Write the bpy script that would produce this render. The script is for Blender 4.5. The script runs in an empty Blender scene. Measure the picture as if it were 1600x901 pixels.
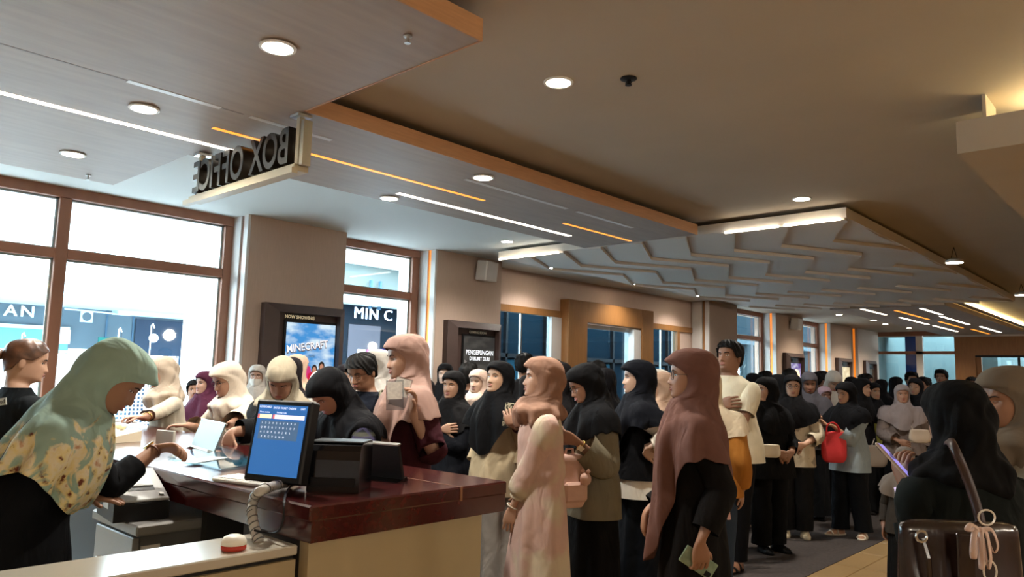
import bpy, bmesh, math, random
import numpy as np
from mathutils import Vector, Matrix, Quaternion
random.seed(7); rng = np.random.default_rng(5)
PI = math.pi
scene = bpy.context.scene
COL = scene.collection

# ---------------------------------------------------------------- camera
F_PX, PITCH, YAW, ROLL, CAM_H = 1164.5, 0.1158336, 0.7439927, 0.0255882, 1.47
_fw = Vector((-math.sin(YAW)*math.cos(PITCH), math.cos(YAW)*math.cos(PITCH), math.sin(PITCH)))
_rt = Vector((math.cos(YAW), math.sin(YAW), 0)); _up = _rt.cross(_fw)
_r = math.cos(ROLL)*_rt + math.sin(ROLL)*_up
_u = -math.sin(ROLL)*_rt + math.cos(ROLL)*_up
cam_data = bpy.data.cameras.new('camera'); cam = bpy.data.objects.new('camera', cam_data); COL.objects.link(cam)
cam_data.sensor_width = 36; cam_data.lens = F_PX*36/1600; cam_data.clip_start = .05; cam_data.clip_end = 300
cam.matrix_world = Matrix(((_r.x,_u.x,-_fw.x,0),(_r.y,_u.y,-_fw.y,0),(_r.z,_u.z,-_fw.z,CAM_H),(0,0,0,1)))
scene.camera = cam
def ray(x, y): return _r*((x-800)/F_PX) - _u*((y-450.5)/F_PX) + _fw
O = Vector((0,0,CAM_H))
def onz(x, y, z): d = ray(x,y); return O + d*((z-CAM_H)/d.z)
def onx(x, y, X): d = ray(x,y); return O + d*(X/d.x)
def ony(x, y, Y): d = ray(x,y); return O + d*(Y/d.y)
def atd(x, y, dep): return O + ray(x,y)*dep

# ---------------------------------------------------------------- world, exposure
world = bpy.data.worlds.new('world'); scene.world = world; world.use_nodes = True
bg = world.node_tree.nodes['Background']; bg.inputs[0].default_value = (.88,.95,1,1); bg.inputs[1].default_value = 8.
vs = scene.view_settings
vs.view_transform = 'Standard'; vs.look = 'None'; vs.gamma = 1; vs.use_curve_mapping = False
vs.exposure = 1.42
cy = scene.cycles
cy.use_denoising = True; cy.max_bounces = 6; cy.diffuse_bounces = 4; cy.glossy_bounces = 3; cy.transmission_bounces = 4
cy.transparent_max_bounces = 8; cy.sample_clamp_indirect = 6; cy.caustics_reflective = False; cy.caustics_refractive = False
DOWN_W, WARM, NEUT = 95, (1,.88,.70), (1,.95,.86)

# ---------------------------------------------------------------- helpers
def srgb(c):
    if isinstance(c, str): c = [int(c[i:i+2],16)/255 for i in (0,2,4)]
    return tuple((v/12.92 if v <= .04045 else ((v+.055)/1.055)**2.4) for v in c)
MATS = {}
def mat(name, col, rough=.6, metal=0., noise=0., nscale=20., bump=0., bscale=200., coord='Object', stretch=None, emis=None, estr=0., col2=None, spec=.5, sheen=0., coat=0.):
    if name in MATS: return MATS[name]
    m = bpy.data.materials.new(name); m.use_nodes = True; MATS[name] = m
    nt = m.node_tree; b = nt.nodes['Principled BSDF']
    c = srgb(col); b.inputs['Base Color'].default_value = (*c,1); b.inputs['Roughness'].default_value = rough
    b.inputs['Metallic'].default_value = metal; b.inputs['Specular IOR Level'].default_value = spec
    if sheen: b.inputs['Sheen Weight'].default_value = sheen
    if coat: b.inputs['Coat Weight'].default_value = coat; b.inputs['Coat Roughness'].default_value = .15
    if emis is not None:
        b.inputs['Emission Color'].default_value = (*srgb(emis),1); b.inputs['Emission Strength'].default_value = estr
    if noise or bump:
        tc = nt.nodes.new('ShaderNodeTexCoord'); mp = nt.nodes.new('ShaderNodeMapping')
        nt.links.new(tc.outputs[coord], mp.inputs[0])
        if stretch: mp.inputs['Scale'].default_value = stretch
    if noise:
        n = nt.nodes.new('ShaderNodeTexNoise'); n.inputs['Scale'].default_value = nscale; n.inputs['Detail'].default_value = 5
        nt.links.new(mp.outputs[0], n.inputs[0])
        r = nt.nodes.new('ShaderNodeValToRGB')
        c2 = srgb(col2) if col2 else tuple(v*(1-noise) for v in c)
        r.color_ramp.elements[0].position = .3; r.color_ramp.elements[1].position = .7
        r.color_ramp.elements[0].color = (*c2,1); r.color_ramp.elements[1].color = (*(c if col2 else tuple(min(1,v*(1+noise*.5)) for v in c)),1)
        nt.links.new(n.outputs[0], r.inputs[0]); nt.links.new(r.outputs[0], b.inputs['Base Color'])
    if bump:
        n2 = nt.nodes.new('ShaderNodeTexNoise'); n2.inputs['Scale'].default_value = bscale; n2.inputs['Detail'].default_value = 3
        nt.links.new(mp.outputs[0], n2.inputs[0])
        bp = nt.nodes.new('ShaderNodeBump'); bp.inputs['Strength'].default_value = bump; bp.inputs['Distance'].default_value = .01
        nt.links.new(n2.outputs[0], bp.inputs['Height']); nt.links.new(bp.outputs[0], b.inputs['Normal'])
    return m
def glass_mat(name, tint=(.9,.96,1), refl=.05):
    m = bpy.data.materials.new(name); m.use_nodes = True; nt = m.node_tree; nt.nodes.clear(); MATS[name] = m
    o = nt.nodes.new('ShaderNodeOutputMaterial'); mx = nt.nodes.new('ShaderNodeMixShader'); lw = nt.nodes.new('ShaderNodeLayerWeight')
    pw = nt.nodes.new('ShaderNodeMath'); pw.operation = 'POWER'; pw.inputs[1].default_value = 5; nt.links.new(lw.outputs['Facing'],pw.inputs[0])
    ma = nt.nodes.new('ShaderNodeMath'); ma.operation = 'MULTIPLY_ADD'; ma.inputs[1].default_value = .8; ma.inputs[2].default_value = refl; nt.links.new(pw.outputs[0],ma.inputs[0])
    t = nt.nodes.new('ShaderNodeBsdfTransparent'); t.inputs[0].default_value = (*tint,1)
    g = nt.nodes.new('ShaderNodeBsdfGlossy'); g.inputs['Roughness'].default_value = .02
    nt.links.new(ma.outputs[0], mx.inputs[0]); nt.links.new(t.outputs[0], mx.inputs[1]); nt.links.new(g.outputs[0], mx.inputs[2]); nt.links.new(mx.outputs[0], o.inputs[0])
    return m

def link(o, parent=None):
    COL.objects.link(o)
    if parent is not None: o.parent = parent
    return o
def tag(o, label=None, cat=None, group=None, kind=None):
    if label: o['label'] = label
    if cat: o['category'] = cat
    if group: o['group'] = group
    if kind: o['kind'] = kind
    return o
def empty(name, loc, rz=0., label=None, cat=None, group=None, kind=None):
    o = bpy.data.objects.new(name, None); o.empty_display_size = .1; COL.objects.link(o)
    o.location = loc; o.rotation_euler = (0,0,rz)
    return tag(o, label, cat, group, kind)
class MB:
    """collects vertices and faces into one mesh"""
    def __init__(s): s.v = []; s.f = []; s.m = []; s.mi = 0
    def add(s, vs, fs, M=None):
        o = len(s.v)
        s.v += [tuple(M @ Vector(v)) if M is not None else tuple(v) for v in vs]
        for f in fs: s.f.append(tuple(i+o for i in f)); s.m.append(s.mi)
        return s
    def box(s, x0, x1, y0, y1, z0, z1, M=None, bev=0.):
        if bev:
            b = bev; vs = []; 
            for z, i in ((z0,b),(z0+b,0),(z1-b,0),(z1,b)):
                vs += [(x0+i,y0+b,z),(x0+b,y0+i,z),(x1-b,y0+i,z),(x1-i,y0+b,z),(x1-i,y1-b,z),(x1-b,y1-i,z),(x0+b,y1-i,z),(x0+i,y1-b,z)]
            fs = [tuple(range(7,-1,-1)), tuple(range(24,32))]
            for k in range(3):
                for j in range(8): fs.append((k*8+j,k*8+(j+1)%8,(k+1)*8+(j+1)%8,(k+1)*8+j))
            return s.add(vs, fs, M)
        vs = [(x0,y0,z0),(x1,y0,z0),(x1,y1,z0),(x0,y1,z0),(x0,y0,z1),(x1,y0,z1),(x1,y1,z1),(x0,y1,z1)]
        return s.add(vs, [(0,3,2,1),(4,5,6,7),(0,1,5,4),(1,2,6,5),(2,3,7,6),(3,0,4,7)], M)
    def prism(s, poly, z0, z1, M=None):
        n = len(poly); vs = [(x,y,z0) for x,y in poly]+[(x,y,z1) for x,y in poly]
        return s.add(vs, [tuple(range(n-1,-1,-1)), tuple(range(n,2*n))]+[(i,(i+1)%n,n+(i+1)%n,n+i) for i in range(n)], M)
    def lathe(s, prof, n=20, M=None):
        vs = []; fs = []
        for r, z in prof:
            vs += [(r*math.cos(2*PI*k/n), r*math.sin(2*PI*k/n), z) for k in range(n)]
        for i in range(len(prof)-1):
            for k in range(n): fs.append((i*n+k, i*n+(k+1)%n, (i+1)*n+(k+1)%n, (i+1)*n+k))
        if prof[0][0] > 1e-5: fs.append(tuple(range(n-1,-1,-1)))
        if prof[-1][0] > 1e-5: fs.append(tuple((len(prof)-1)*n+k for k in range(n)))
        return s.add(vs, fs, M)
    def tube(s, pts, r, n=8, closed=False, flat=1.):
        pts = [Vector(p) for p in pts]; m = len(pts); rs = r if isinstance(r,(list,tuple)) else [r]*m
        vs = []; fs = []; u = None
        for i, p in enumerate(pts):
            a = pts[(i-1)%m] if (closed or i) else p; b = pts[(i+1)%m] if (closed or i < m-1) else p
            t = (b-a).normalized() if (b-a).length > 1e-9 else Vector((0,0,1))
            if u is None: u = t.orthogonal().normalized()
            u = (u - t*u.dot(t)); u = u.normalized() if u.length > 1e-6 else t.orthogonal().normalized()
            w = t.cross(u)
            vs += [p + rs[i]*(math.cos(2*PI*k/n)*u + flat*math.sin(2*PI*k/n)*w) for k in range(n)]
        for i in range(m if closed else m-1):
            j = (i+1) % m
            for k in range(n): fs.append((i*n+k, i*n+(k+1)%n, j*n+(k+1)%n, j*n+k))
        if not closed: fs += [tuple(range(n-1,-1,-1)), tuple((m-1)*n+k for k in range(n))]
        return s.add(vs, fs)
    def build(s, name, mats, parent=None, smooth=False, loc=None, kind=None, sub=0, weld=False, solid=0., recalc=False):
        me = bpy.data.meshes.new(name)
        me.from_pydata([tuple(v) for v in s.v], [], s.f)
        if not isinstance(mats,(list,tuple)): mats = [mats]
        for m in mats: me.materials.append(m)
        if any(s.m): me.polygons.foreach_set('material_index', s.m)
        if weld or recalc:
            bm = bmesh.new(); bm.from_mesh(me)
            if weld: bmesh.ops.remove_doubles(bm, verts=bm.verts, dist=2e-5)
            if recalc: bmesh.ops.recalc_face_normals(bm, faces=bm.faces)
            bm.to_mesh(me); bm.free()
        if smooth: me.polygons.foreach_set('use_smooth', [True]*len(me.polygons))
        o = bpy.data.objects.new(name, me); link(o, parent)
        if loc is not None: o.location = loc
        if kind: o['kind'] = kind
        if solid:
            md = o.modifiers.new('solid','SOLIDIFY'); md.thickness = solid; md.offset = -1
        if sub:
            md = o.modifiers.new('sub','SUBSURF'); md.levels = sub; md.render_levels = sub
        return o
def text_mesh(name, body, size, mats, parent, M, extrude=.002, align='CENTER', bold=0., xs=1., spacing=1., res=2):
    cu = bpy.data.curves.new(name, 'FONT'); cu.body = body; cu.size = size; cu.extrude = extrude; cu.align_x = align; cu.align_y = 'CENTER'
    cu.resolution_u = res; cu.offset = bold; cu.space_character = spacing
    t = bpy.data.objects.new(name, cu); COL.objects.link(t)
    me = bpy.data.meshes.new_from_object(t.evaluated_get(bpy.context.evaluated_depsgraph_get()))
    bpy.data.objects.remove(t); bpy.data.curves.remove(cu)
    me.name = name; me.transform(M @ Matrix.Diagonal((xs,1,1,1)))
    me.materials.clear(); me.materials.append(mats)
    o = bpy.data.objects.new(name, me); return link(o, parent)
def frame(origin, xdir, ydir):
    x = Vector(xdir).normalized(); y = Vector(ydir); y = (y-x*y.dot(x)).normalized(); z = x.cross(y)
    return Matrix(((x.x,y.x,z.x,origin[0]),(x.y,y.y,z.y,origin[1]),(x.z,y.z,z.z,origin[2]),(0,0,0,1)))
def copy_tree(o, parent=None):
    c = o.copy(); COL.objects.link(c)
    if parent is not None: c.parent = parent
    for ch in list(o.children): copy_tree(ch, c)
    return c
# ================================================================ setting
m_ceil = mat('ceiling_paint', 'b5a793', .8, noise=.06, nscale=1.2)
m_ceilw = mat('ceiling_daylit_white', 'd3d6d2', .75)
m_slab = mat('slab_laminate', 'a39284', .55, noise=.10, nscale=3, stretch=(6,.8,1), bump=.02, bscale=60)
m_fascia = mat('fascia_wood', 'b98a62', .5, noise=.12, nscale=6, stretch=(1,1,12))
m_white = mat('white_paint', 'e6e4e0', .55); m_panel = mat('panel_white', 'd9cfc2', .6)
m_wall = mat('wallpaper_taupe', 'c3ab9a', .8, noise=.05, nscale=60, stretch=(1,1,.1), bump=.15, bscale=250)
m_wallp = mat('wallpaper_pink', 'd2b9aa', .8, noise=.05, nscale=60, stretch=(1,1,.1))
m_reveal = mat('reveal_paint', 'd2cdc8', .6)
m_frame = mat('window_frame_wood', '9a6a52', .5, noise=.12, nscale=8, stretch=(1,1,.2))
m_orange = mat('portal_wood', '96683a', .45, noise=.12, nscale=5, stretch=(4,4,.6))
m_dark = mat('dark_gap', '191715', .8)
m_black = mat('black_plastic', '121214', .42)
m_blackg = mat('black_gloss', '0d0d10', .18)
m_postfr = mat('display_frame', '4a3833', .5, noise=.08, nscale=6)
m_beige = mat('counter_beige', 'a69674', .6, noise=.06, nscale=4)
m_cherry = mat('cherry_wood', '451513', .18, noise=.25, nscale=7, stretch=(1,6,6), coat=.5)
m_chrome = mat('brushed_metal', 'c9c8c4', .3, metal=1.)
m_led_w = mat('led_white', 'ffffff', .5, emis='fff3df', estr=2.6)
m_led_o = mat('led_amber', 'ffb050', .5, emis='ff9a30', estr=.55)
m_led_wall = mat('led_amber_wall', 'ffa040', .5, emis='ff8a1c', estr=.22)
m_down = mat('downlight_lens', 'ffffff', .5, emis='fff0d2', estr=8)
m_glass = glass_mat('window_glass', (.86,.95,.98))
m_glassd = glass_mat('door_glass', (.50,.62,.68))
m_tile = mat('floor_tile', 'a08358', .3, noise=.12, nscale=3)
m_grout = mat('grout', '6e5a45', .8)
m_carpet = mat('carpet', '3f3632', .95, noise=.35, nscale=30, bump=.3, bscale=350)

ZC = 3.25
def struct(name, mb, m, parent=None, **k):
    o = mb.build(name, m, parent, **k)
    if parent is None: o['kind'] = 'structure'
    return o
# floor: slab with carpet and separate beige tiles
fl = struct('floor', MB().box(-9.5,9,-6,30.5,-.25,-.012), m_grout)
MB().box(-8.45,-2.31,2.3,29.9,-.012,0).build('carpet', m_carpet, fl)
MB().box(-8.45,-2.31,-5.8,2.3,-.012,-.001).build('staff_floor', m_tile, fl)
tl = None
for i in range(9):
    for j in range(20):
        x0 = -2.305 + (.22 if i else 0) + .6*(i-1)*(i>0); x1 = x0 + (.214 if i == 0 else .594); y0 = 2.9 + .6*j
        if tl is None or (i == 1 and j == 0):
            o = MB().box(0,x1-x0,0,.594,-.012,0,bev=.003).build('tile', m_tile, fl); tl = o
        else:
            o = tl.copy(); COL.objects.link(o)
        if i == 0 and j: o.data = first0
        if i == 0 and j == 0: first0 = o.data
        o.location = (x0,y0,0); o.parent = fl
rest = MB()
rest.box(3,8.8,-5.8,29.9,-.012,0).box(-2.305,3,-5.8,2.895,-.012,0).box(-2.305,3,14.9,29.9,-.012,0)
rest.build('floor_far', m_tile, fl)
# ceiling
ce = struct('ceiling', MB().box(-9.2,9,-6,30.5,ZC,ZC+.2), m_ceil)
MB().box(-8.6,-5.62,-6,15.3,ZC-.006,ZC).build('daylit_ceiling_field', m_ceilw, ce)  # pale ceiling, painted whiter and bluer to carry the window daylight
# outer walls of the hall that the camera does not look at
struct('wall_right', MB().box(8.8,9.0,-6,30.5,0,ZC), m_wall)
struct('wall_back', MB().box(-9.2,9,-6.2,-6,0,ZC), m_wall)
# ------------------------------------------------ left wall: pillars and windows
XW = -8.4
def pillar(y0, y1, g0, wood=False):
    mb = MB(); mb.box(-8.6,-8.0,y0+.0,y1,0,ZC)
    o = struct('wall_left', mb, m_wall)
    # reveal on the side that faces the window: pale jambs with an amber light strip between them
    rv = MB().box(-8.42,-8.17,y0-.035,y0-.001,0,ZC).box(-8.10,-8.005,y0-.035,y0-.001,0,ZC)
    rv.build('reveal_panel', m_reveal, o)
    MB().box(-8.165,-8.105,y0-.016,y0-.001,0,ZC).build('light_strip' if g0 and not wood else 'wood_strip', (m_orange if wood else m_led_wall) if g0 else m_frame, o)
    return o
pillar(4.2,5.52,False); pillar(7.09,8.44,True)
pillar(15.25,16.6,True,True); pillar(18.85,20.62,True); pillar(22.75,24.5,True); pillar(25.2,27.2,True)
wn = [0]
def window(y0, y1, mulls=(), z0=.55, zt=3.14, mid=(2.52,2.62), post=.13):
    wn[0] += 1
    w = empty('window_%d' % wn[0], (XW, (y0+y1)/2, 0), kind='structure'); W = lambda mb, n, m, **k: mb.build(n, m, w, **k)
    dy = -(y0+y1)/2
    def bx(a,b,c,d,dx=.05): return MB().box(-dx,dx,a+dy,b+dy,c,d,bev=.006)
    W(bx(y0,y1,zt,ZC,.06),'header',m_frame); W(bx(y0,y1,z0-.12,z0,.06),'sill',m_frame)
    W(bx(y0,y0+post,z0,zt),'post',m_frame); W(bx(y1-post,y1,z0,zt),'post',m_frame)
    ys = [y0+post]
    for a in mulls: W(bx(a-.055,a+.055,z0,zt),'mullion',m_frame); ys += [a-.055,a+.055]
    ys.append(y1-post)
    for k in range(0,len(ys),2):
        W(bx(ys[k],ys[k+1],mid[0],mid[1],.045),'transom',m_frame)
        for c,d in ((z0,mid[0]),(mid[1],zt)):
            W(MB().box(-.006,.006,ys[k]+dy,ys[k+1]+dy,c,d),'pane',m_glass)
            fr = MB()
            for q in ((ys[k],ys[k]+.02,c,d),(ys[k+1]-.02,ys[k+1],c,d),(ys[k],ys[k+1],c,c+.015),(ys[k],ys[k+1],d-.02,d)):
                fr.box(-.03,-.012,q[0]+dy,q[1]+dy,q[2],q[3])
            W(fr,'glazing_bead',m_reveal)
    MB().box(-.12,.12,y0+dy,y1+dy,0,z0-.12).build('apron', m_wall, w)
    return w
window(-3.2,4.2,(-.2,2.38)); window(5.52,7.06); window(16.6,18.82); window(20.62,22.72)
struct('wall_left', MB().box(-8.6,-8.2,-6,-3.2,0,ZC), m_wall)
struct('wall_left', MB().box(-8.6,-8.3,24.5,25.2,0,ZC), m_wall)
# recessed door wall
dw = struct('wall_left', MB().box(-8.6,-8.45,8.44,15.25,2.64,ZC), m_wallp)
MB().box(-8.6,-8.45,14.6,15.25,0,2.64).build('wall_panel', m_wallp, dw)
def sidelight(name, y0, y1, mulls, posts):
    wn[0] += 1
    w = empty('window_%d' % wn[0], (-8.47,y0,0), kind='structure')
    MB().box(-.04,.06,0,y1-y0,2.52,2.64,bev=.005).build('header', m_orange, w)
    MB().box(-.005,.005,0,y1-y0,.02,2.52).build('pane', m_glassd, w)
    for a in mulls: MB().box(-.02,.02,a-y0-.018,a-y0+.018,0,2.52).build('mullion', m_chrome, w)
    for a,b,m in posts: MB().box(-.05,.06,a-y0,b-y0,0,2.52).build('post', m, w)
    return w
sidelight('a',8.44,10.5,(9.44,),((10.2,10.5,m_reveal),))
sidelight('b',13.35,15.25,(13.95,),((14.55,14.66,m_orange),))
dr = empty('door_1', (-8.3,11.9,0), kind='structure')
MB().box(-.25,.05,-1.42,-.85,0,2.86,bev=.008).build('portal_side', m_orange, dr)
MB().box(-.25,.05,.98,1.42,0,2.86,bev=.008).build('portal_side', m_orange, dr)
MB().box(-.25,.05,-.85,.98,2.47,2.86,bev=.008).build('portal_head', m_orange, dr)
for a,b in ((-.84,.06),(.07,.97)):
    lf = MB().box(-.12,-.108,a,b,.02,2.40).build('door_leaf', m_glassd, dr)
    MB().box(-.135,-.093,a,b,2.38,2.46).build('patch_rail', m_chrome, lf)
    hb = MB(); yy = b-.08 if a < 0 else a+.08
    hb.tube([(-.06,yy,.8),(-.06,yy,1.25)],.014).build('door_handle', m_chrome, lf)
MB().box(-.2,.03,.72,.97,0,2.44).build('jamb_panel', m_reveal, dr)
pl = MB().box(-.115,-.09,.60,.72,2.41,2.46).build('door_closer', m_white, dr)
# ------------------------------------------------ far end wall with glazing
YE = 27.3
wn[0] += 1
w = empty('window_%d' % wn[0], (-6.87,YE,0), kind='structure')
MB().box(-1.15,1.15,-.08,.08,3.10,ZC).build('header', m_frame, w)
MB().box(-1.15,1.15,-.06,.06,2.50,2.60).build('transom', m_frame, w)
for a in (.12,): MB().box(a-.1,a+.1,-.06,.06,0,3.1).build('mullion', m_reveal, w)
for a,b in ((-1.15,.02),(.22,1.15)):
    for c,d in ((0.05,2.5),(2.6,3.1)): MB().box(a,b,-.006,.006,c,d).build('pane', m_glass, w)
we = struct('wall_far', MB().box(-5.72,8.8,YE-.1,YE+.1,2.46,3.05).box(-5.72,-5.15,YE-.1,YE+.1,0,2.46).box(-3.5,8.8,YE-.1,YE+.1,0,2.46), m_orange)
MB().box(-5.75,8.8,YE-.14,YE+.1,3.05,ZC).build('cornice', m_reveal, we)
MB().box(-5.15,-3.5,YE-.12,YE-.04,2.40,2.46).build('door_header', m_black, we)
wn[0] += 1
w = empty('window_%d' % wn[0], (-4.3,YE,0), kind='structure')
MB().box(-.85,.8,-.006,.006,0.02,2.4).build('pane', m_glass, w); MB().box(.25,.32,-.03,.03,0,2.4).build('mullion', m_black, w); MB().box(-.85,-.7,-.05,.05,0,2.4).build('post', m_orange, w)
# ------------------------------------------------ dropped slab of the ceiling over the counter
def downlight(x, y, z, name='downlight', pw=1., label=None, group='recessed downlights', col=NEUT, vis=True, sz=.075, aim=None):
    d = empty(name, (x,y,z), label=label or 'round recessed downlight', cat='downlight', group=group)
    MB().lathe([(sz+.017,0),(sz+.017,-.006),(sz,-.008),(sz,0)],20).build('trim_ring', m_white, d)
    MB().lathe([(.0001,-.004),(sz,-.004)],20).build('lens', m_down, d)
    L = bpy.data.lights.new('downlight_lamp','SPOT'); L.energy = DOWN_W*pw; L.color = col; L.spot_size = math.radians(140); L.spot_blend = .8; L.shadow_soft_size = .07
    lo = bpy.data.objects.new('lamp', L); link(lo, d); lo.location = (0,0,-.02)
    return d
slab = MB()
P1 = [(-7.09,-5.5),(-2.47,-5.5),(-2.47,2.41),(-4.02,2.41),(-4.02,7.38),(-5.58,7.38),(-5.58,2.38),(-7.09,2.38)]
slab.prism(P1,3.075,3.185)
sl = struct('trim_1', slab, m_slab)
ft = MB(); ft.box(-2.47,-2.462,-5.5,2.41,3.07,3.185); ft.build('fascia', m_fascia, sl)
MB().box(-2.47,-2.462,2.41,2.412,3.07,3.185).build('fascia', m_fascia, sl)
MB().box(-4.02,-4.012,2.41,7.38,3.07,3.185).build('fascia', m_fascia, sl)
MB().box(-4.02,-2.462,2.41,2.418,3.07,3.185).build('fascia', m_fascia, sl)
MB().box(-7.0,-2.65,-5.5,2.2,3.185,ZC).box(-5.4,-4.2,2.2,7.3,3.185,ZC).build('shadow_gap_core', m_dark, sl)  # core coloured near-black to paint in the shadow between slab and ceiling
m_seam = mat('seam', '8c8078', .6); m_off = mat('led_off', 'cfc8c0', .35)
MB().box(-4.395,-4.38,-5.5,2.2,3.0735,3.0755).build('seam', m_seam, sl)
def strip(x, y0, y1, m, nm, z=3.072, w=.028):
    MB().box(x-w,x+w,y0,y1,z,z+.004).build(nm, m, sl)
strip(-5.2,-5,2.80,m_led_w,'light_strip'); strip(-5.23,4.13,6.64,m_led_w,'light_strip')
strip(-4.80,2.2,4.8,m_led_o,'light_strip',w=.02); strip(-4.84,6.04,7.3,m_led_o,'light_strip',w=.02)
for a,b in ((1.5,2.05),(2.25,2.86),(4.16,5.52),(5.68,6.65)): strip(-4.39,a,b,m_off,'unlit_strip',w=.024)
for q in ((-2.7,2.15,3.072),(-6.89,2.11,3.072)):
    s_ = empty('ceiling_sprinkler', q, label='small chrome sprinkler in the dropped slab near its %s corner' % ('inner' if q[0] > -5 else 'window-side'), cat='sprinkler')
    MB().lathe([(.022,0),(.022,-.005),(.008,-.008),(.008,-.03),(.016,-.034),(.016,-.038)],12).build('sprinkler_head', m_chrome, s_)
s_ = empty('ceiling_sprinkler', (-2.41,3.6,ZC), label='dark sprinkler hanging from the brown main ceiling', cat='sprinkler')
MB().lathe([(.05,0),(.05,-.006),(.012,-.012),(.012,-.035),(.02,-.038),(.02,-.044)],14).build('sprinkler_head', m_black, s_)
for s in (-1,1): MB().tube([(s*.014,0,-.012),(s*.02,0,-.03),(s*.006,0,-.042)],.003,6).build('sprinkler_arm', m_black, s_)
dls = [(-3.3,1.81,3.07,'biggest bright downlight in the dropped slab, near its right edge'),(-4.77,1.74,3.07,'downlight in the slab between the seam and the long white strip'),(-6.27,1.8,3.07,'downlight in the slab nearest the big window'),
 (-4.22,4.2,3.07,'downlight in the slab beside its wooden fascia beyond the box office sign'),(-5.43,4.19,3.07,'downlight at the near end of the farther white light strip'),
 (-2.77,3.38,ZC,'warm downlight alone in the brown main ceiling near the sprinkler'),(-6.7,7.16,ZC,'warm downlight over the left end of the hanging panel'),(-2.75,7.12,ZC,'warm downlight washing the right end of the hanging panel')]
for x,y,z,lb in dls: downlight(x,y,z-(.008 if x < -5.6 and z > 3.2 else .001),label=lb,pw=1. if y > 3 else 1.)
for k,(x,y) in enumerate(((-6.78,19.9),(-6.59,22.07),(-6.73,23.6),(-6.56,25.44))):
    downlight(x,y,ZC-.001,label='far downlight beyond the hanging panel, %s from the left of four' % ('first','second','third','last')[k],pw=1.1,col=WARM)
for x,y,lb in ((-7.72,9.4,'left door glass'),(-7.72,11.9,'wooden portal'),(-7.72,14.2,'right door glass')): downlight(x,y,ZC-.008,label='small wall wash downlight above the '+lb,pw=.6,col=NEUT,group='wall wash downlights')
# downlights of the rest of the hall, outside the frame
for x,y,lb in ((.9,-2.5,'behind the camera'),(1.6,5,'above the hanging box right of the view'),(-2.4,-3,'behind the staff area'),(-1.5,21,'beyond the right edge at the far end')):
    downlight(x,y,ZC-.001 if lb[:5] != 'above' else 2.869,label='recessed downlight '+lb,pw=.9,col=WARM)
for x,y,e,lb in ((3.2,-2,420,'behind the camera'),(3.6,2.6,560,'right of the camera'),(4.6,9,540,'right of the hanging box'),(4.5,16,520,'far right of the queue')):  # unseen globes, added as fill light for ceiling and walls
    t = empty('fill_globe_pendant', (x,y,2.35), label='added opal fill globe '+lb+', outside the view', cat='pendant lamp', group='added fill globes')
    MB().tube([(0,0,.15),(0,0,ZC-2.35)],.008,6).build('cord', m_black, t); MB().lathe([(.06,0),(.05,.012),(.0001,.014)],16,Matrix.Translation((0,0,ZC-2.365))).build('canopy', m_white, t)
    MB().lathe([(.0001,-.15)]+[(.15*math.cos(a),.15*math.sin(a)) for a in np.linspace(-1.4,1.4,9)]+[(.0001,.15)],16).build('globe', mat('fill_glow','ffffff',.5,emis='fff2de',estr=e*.16), t, smooth=True)
# ------------------------------------------------ hanging panel with chevron boards
hp = empty('hanging_ceiling_panel', (0,0,0), label='white hanging ceiling panel of slanted chevron boards above the queue', cat='ceiling panel')
X0,X1,Y0,Y1 = -7.2,-2.49,7.54,16.65
MB().box(X0,X1,Y0,Y1,3.13,3.2).build('backing', m_panel, hp)
MB().box(X0+.35,X1-.28,Y0+.25,Y1-.4,3.2,ZC).build('hanger_box', m_panel, hp)
MB().box(X0,X1,Y0-.02,Y0,3.10,3.2).build('edge_board', m_panel, hp)
MB().box(X1,X1+.02,Y0-.02,Y1,3.10,3.2).build('edge_board', m_panel, hp)
bandH = (Y1-Y0)/8
def clip(poly, a, b, c):      # keep a*x+b*y<=c
    out = []
    for i in range(len(poly)):
        p, q = poly[i], poly[(i+1)%len(poly)]; dp = a*p[0]+b*p[1]-c; dq = a*q[0]+b*q[1]-c
        if dp <= 0: out.append(p)
        if dp*dq < 0: t = dp/(dp-dq); out.append((p[0]+t*(q[0]-p[0]),p[1]+t*(q[1]-p[1])))
    return out
for k in range(8):
    ya, yb = Y0+k*bandH, Y0+(k+1)*bandH; sg = -1 if k%2 == 0 else 1
    for i in range(-2,10):
        xa = X0 + .6*i + (0 if sg < 0 else -.0)
        sh = .57*sg
        if sg < 0: xa += .57
        poly = [(xa,ya),(xa+.585,ya),(xa+.585+sh,yb),(xa+sh,yb)]
        poly = clip(clip(poly,1,0,X1-.004),-1,0,-(X0+.004))
        if len(poly) < 3: continue
        def zz(p): # board tilts: its right edge hangs lower
            u = (p[0]-xa-sh*(p[1]-ya)/bandH)/.585
            return 3.118 - .038*max(0,min(1,u))
        n = len(poly)
        mb = MB().add([(x,y,3.13) for x,y in poly]+[(x,y,zz((x,y))) for x,y in poly], [tuple(range(n)),tuple(range(2*n-1,n-1,-1))]+[(i_,n+i_,n+(i_+1)%n,(i_+1)%n) for i_ in range(n)])
        mb.build('chevron_board', m_panel, hp, recalc=True)
for a,b in ((-7.17,-6.72),(-6.68,-6.1),(-3.75,-3.15),(-3.09,-2.52)):
    MB().box(a,b,Y0-.045,Y0-.021,3.075,3.097).build('light_tube', m_led_w, hp)
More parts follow.
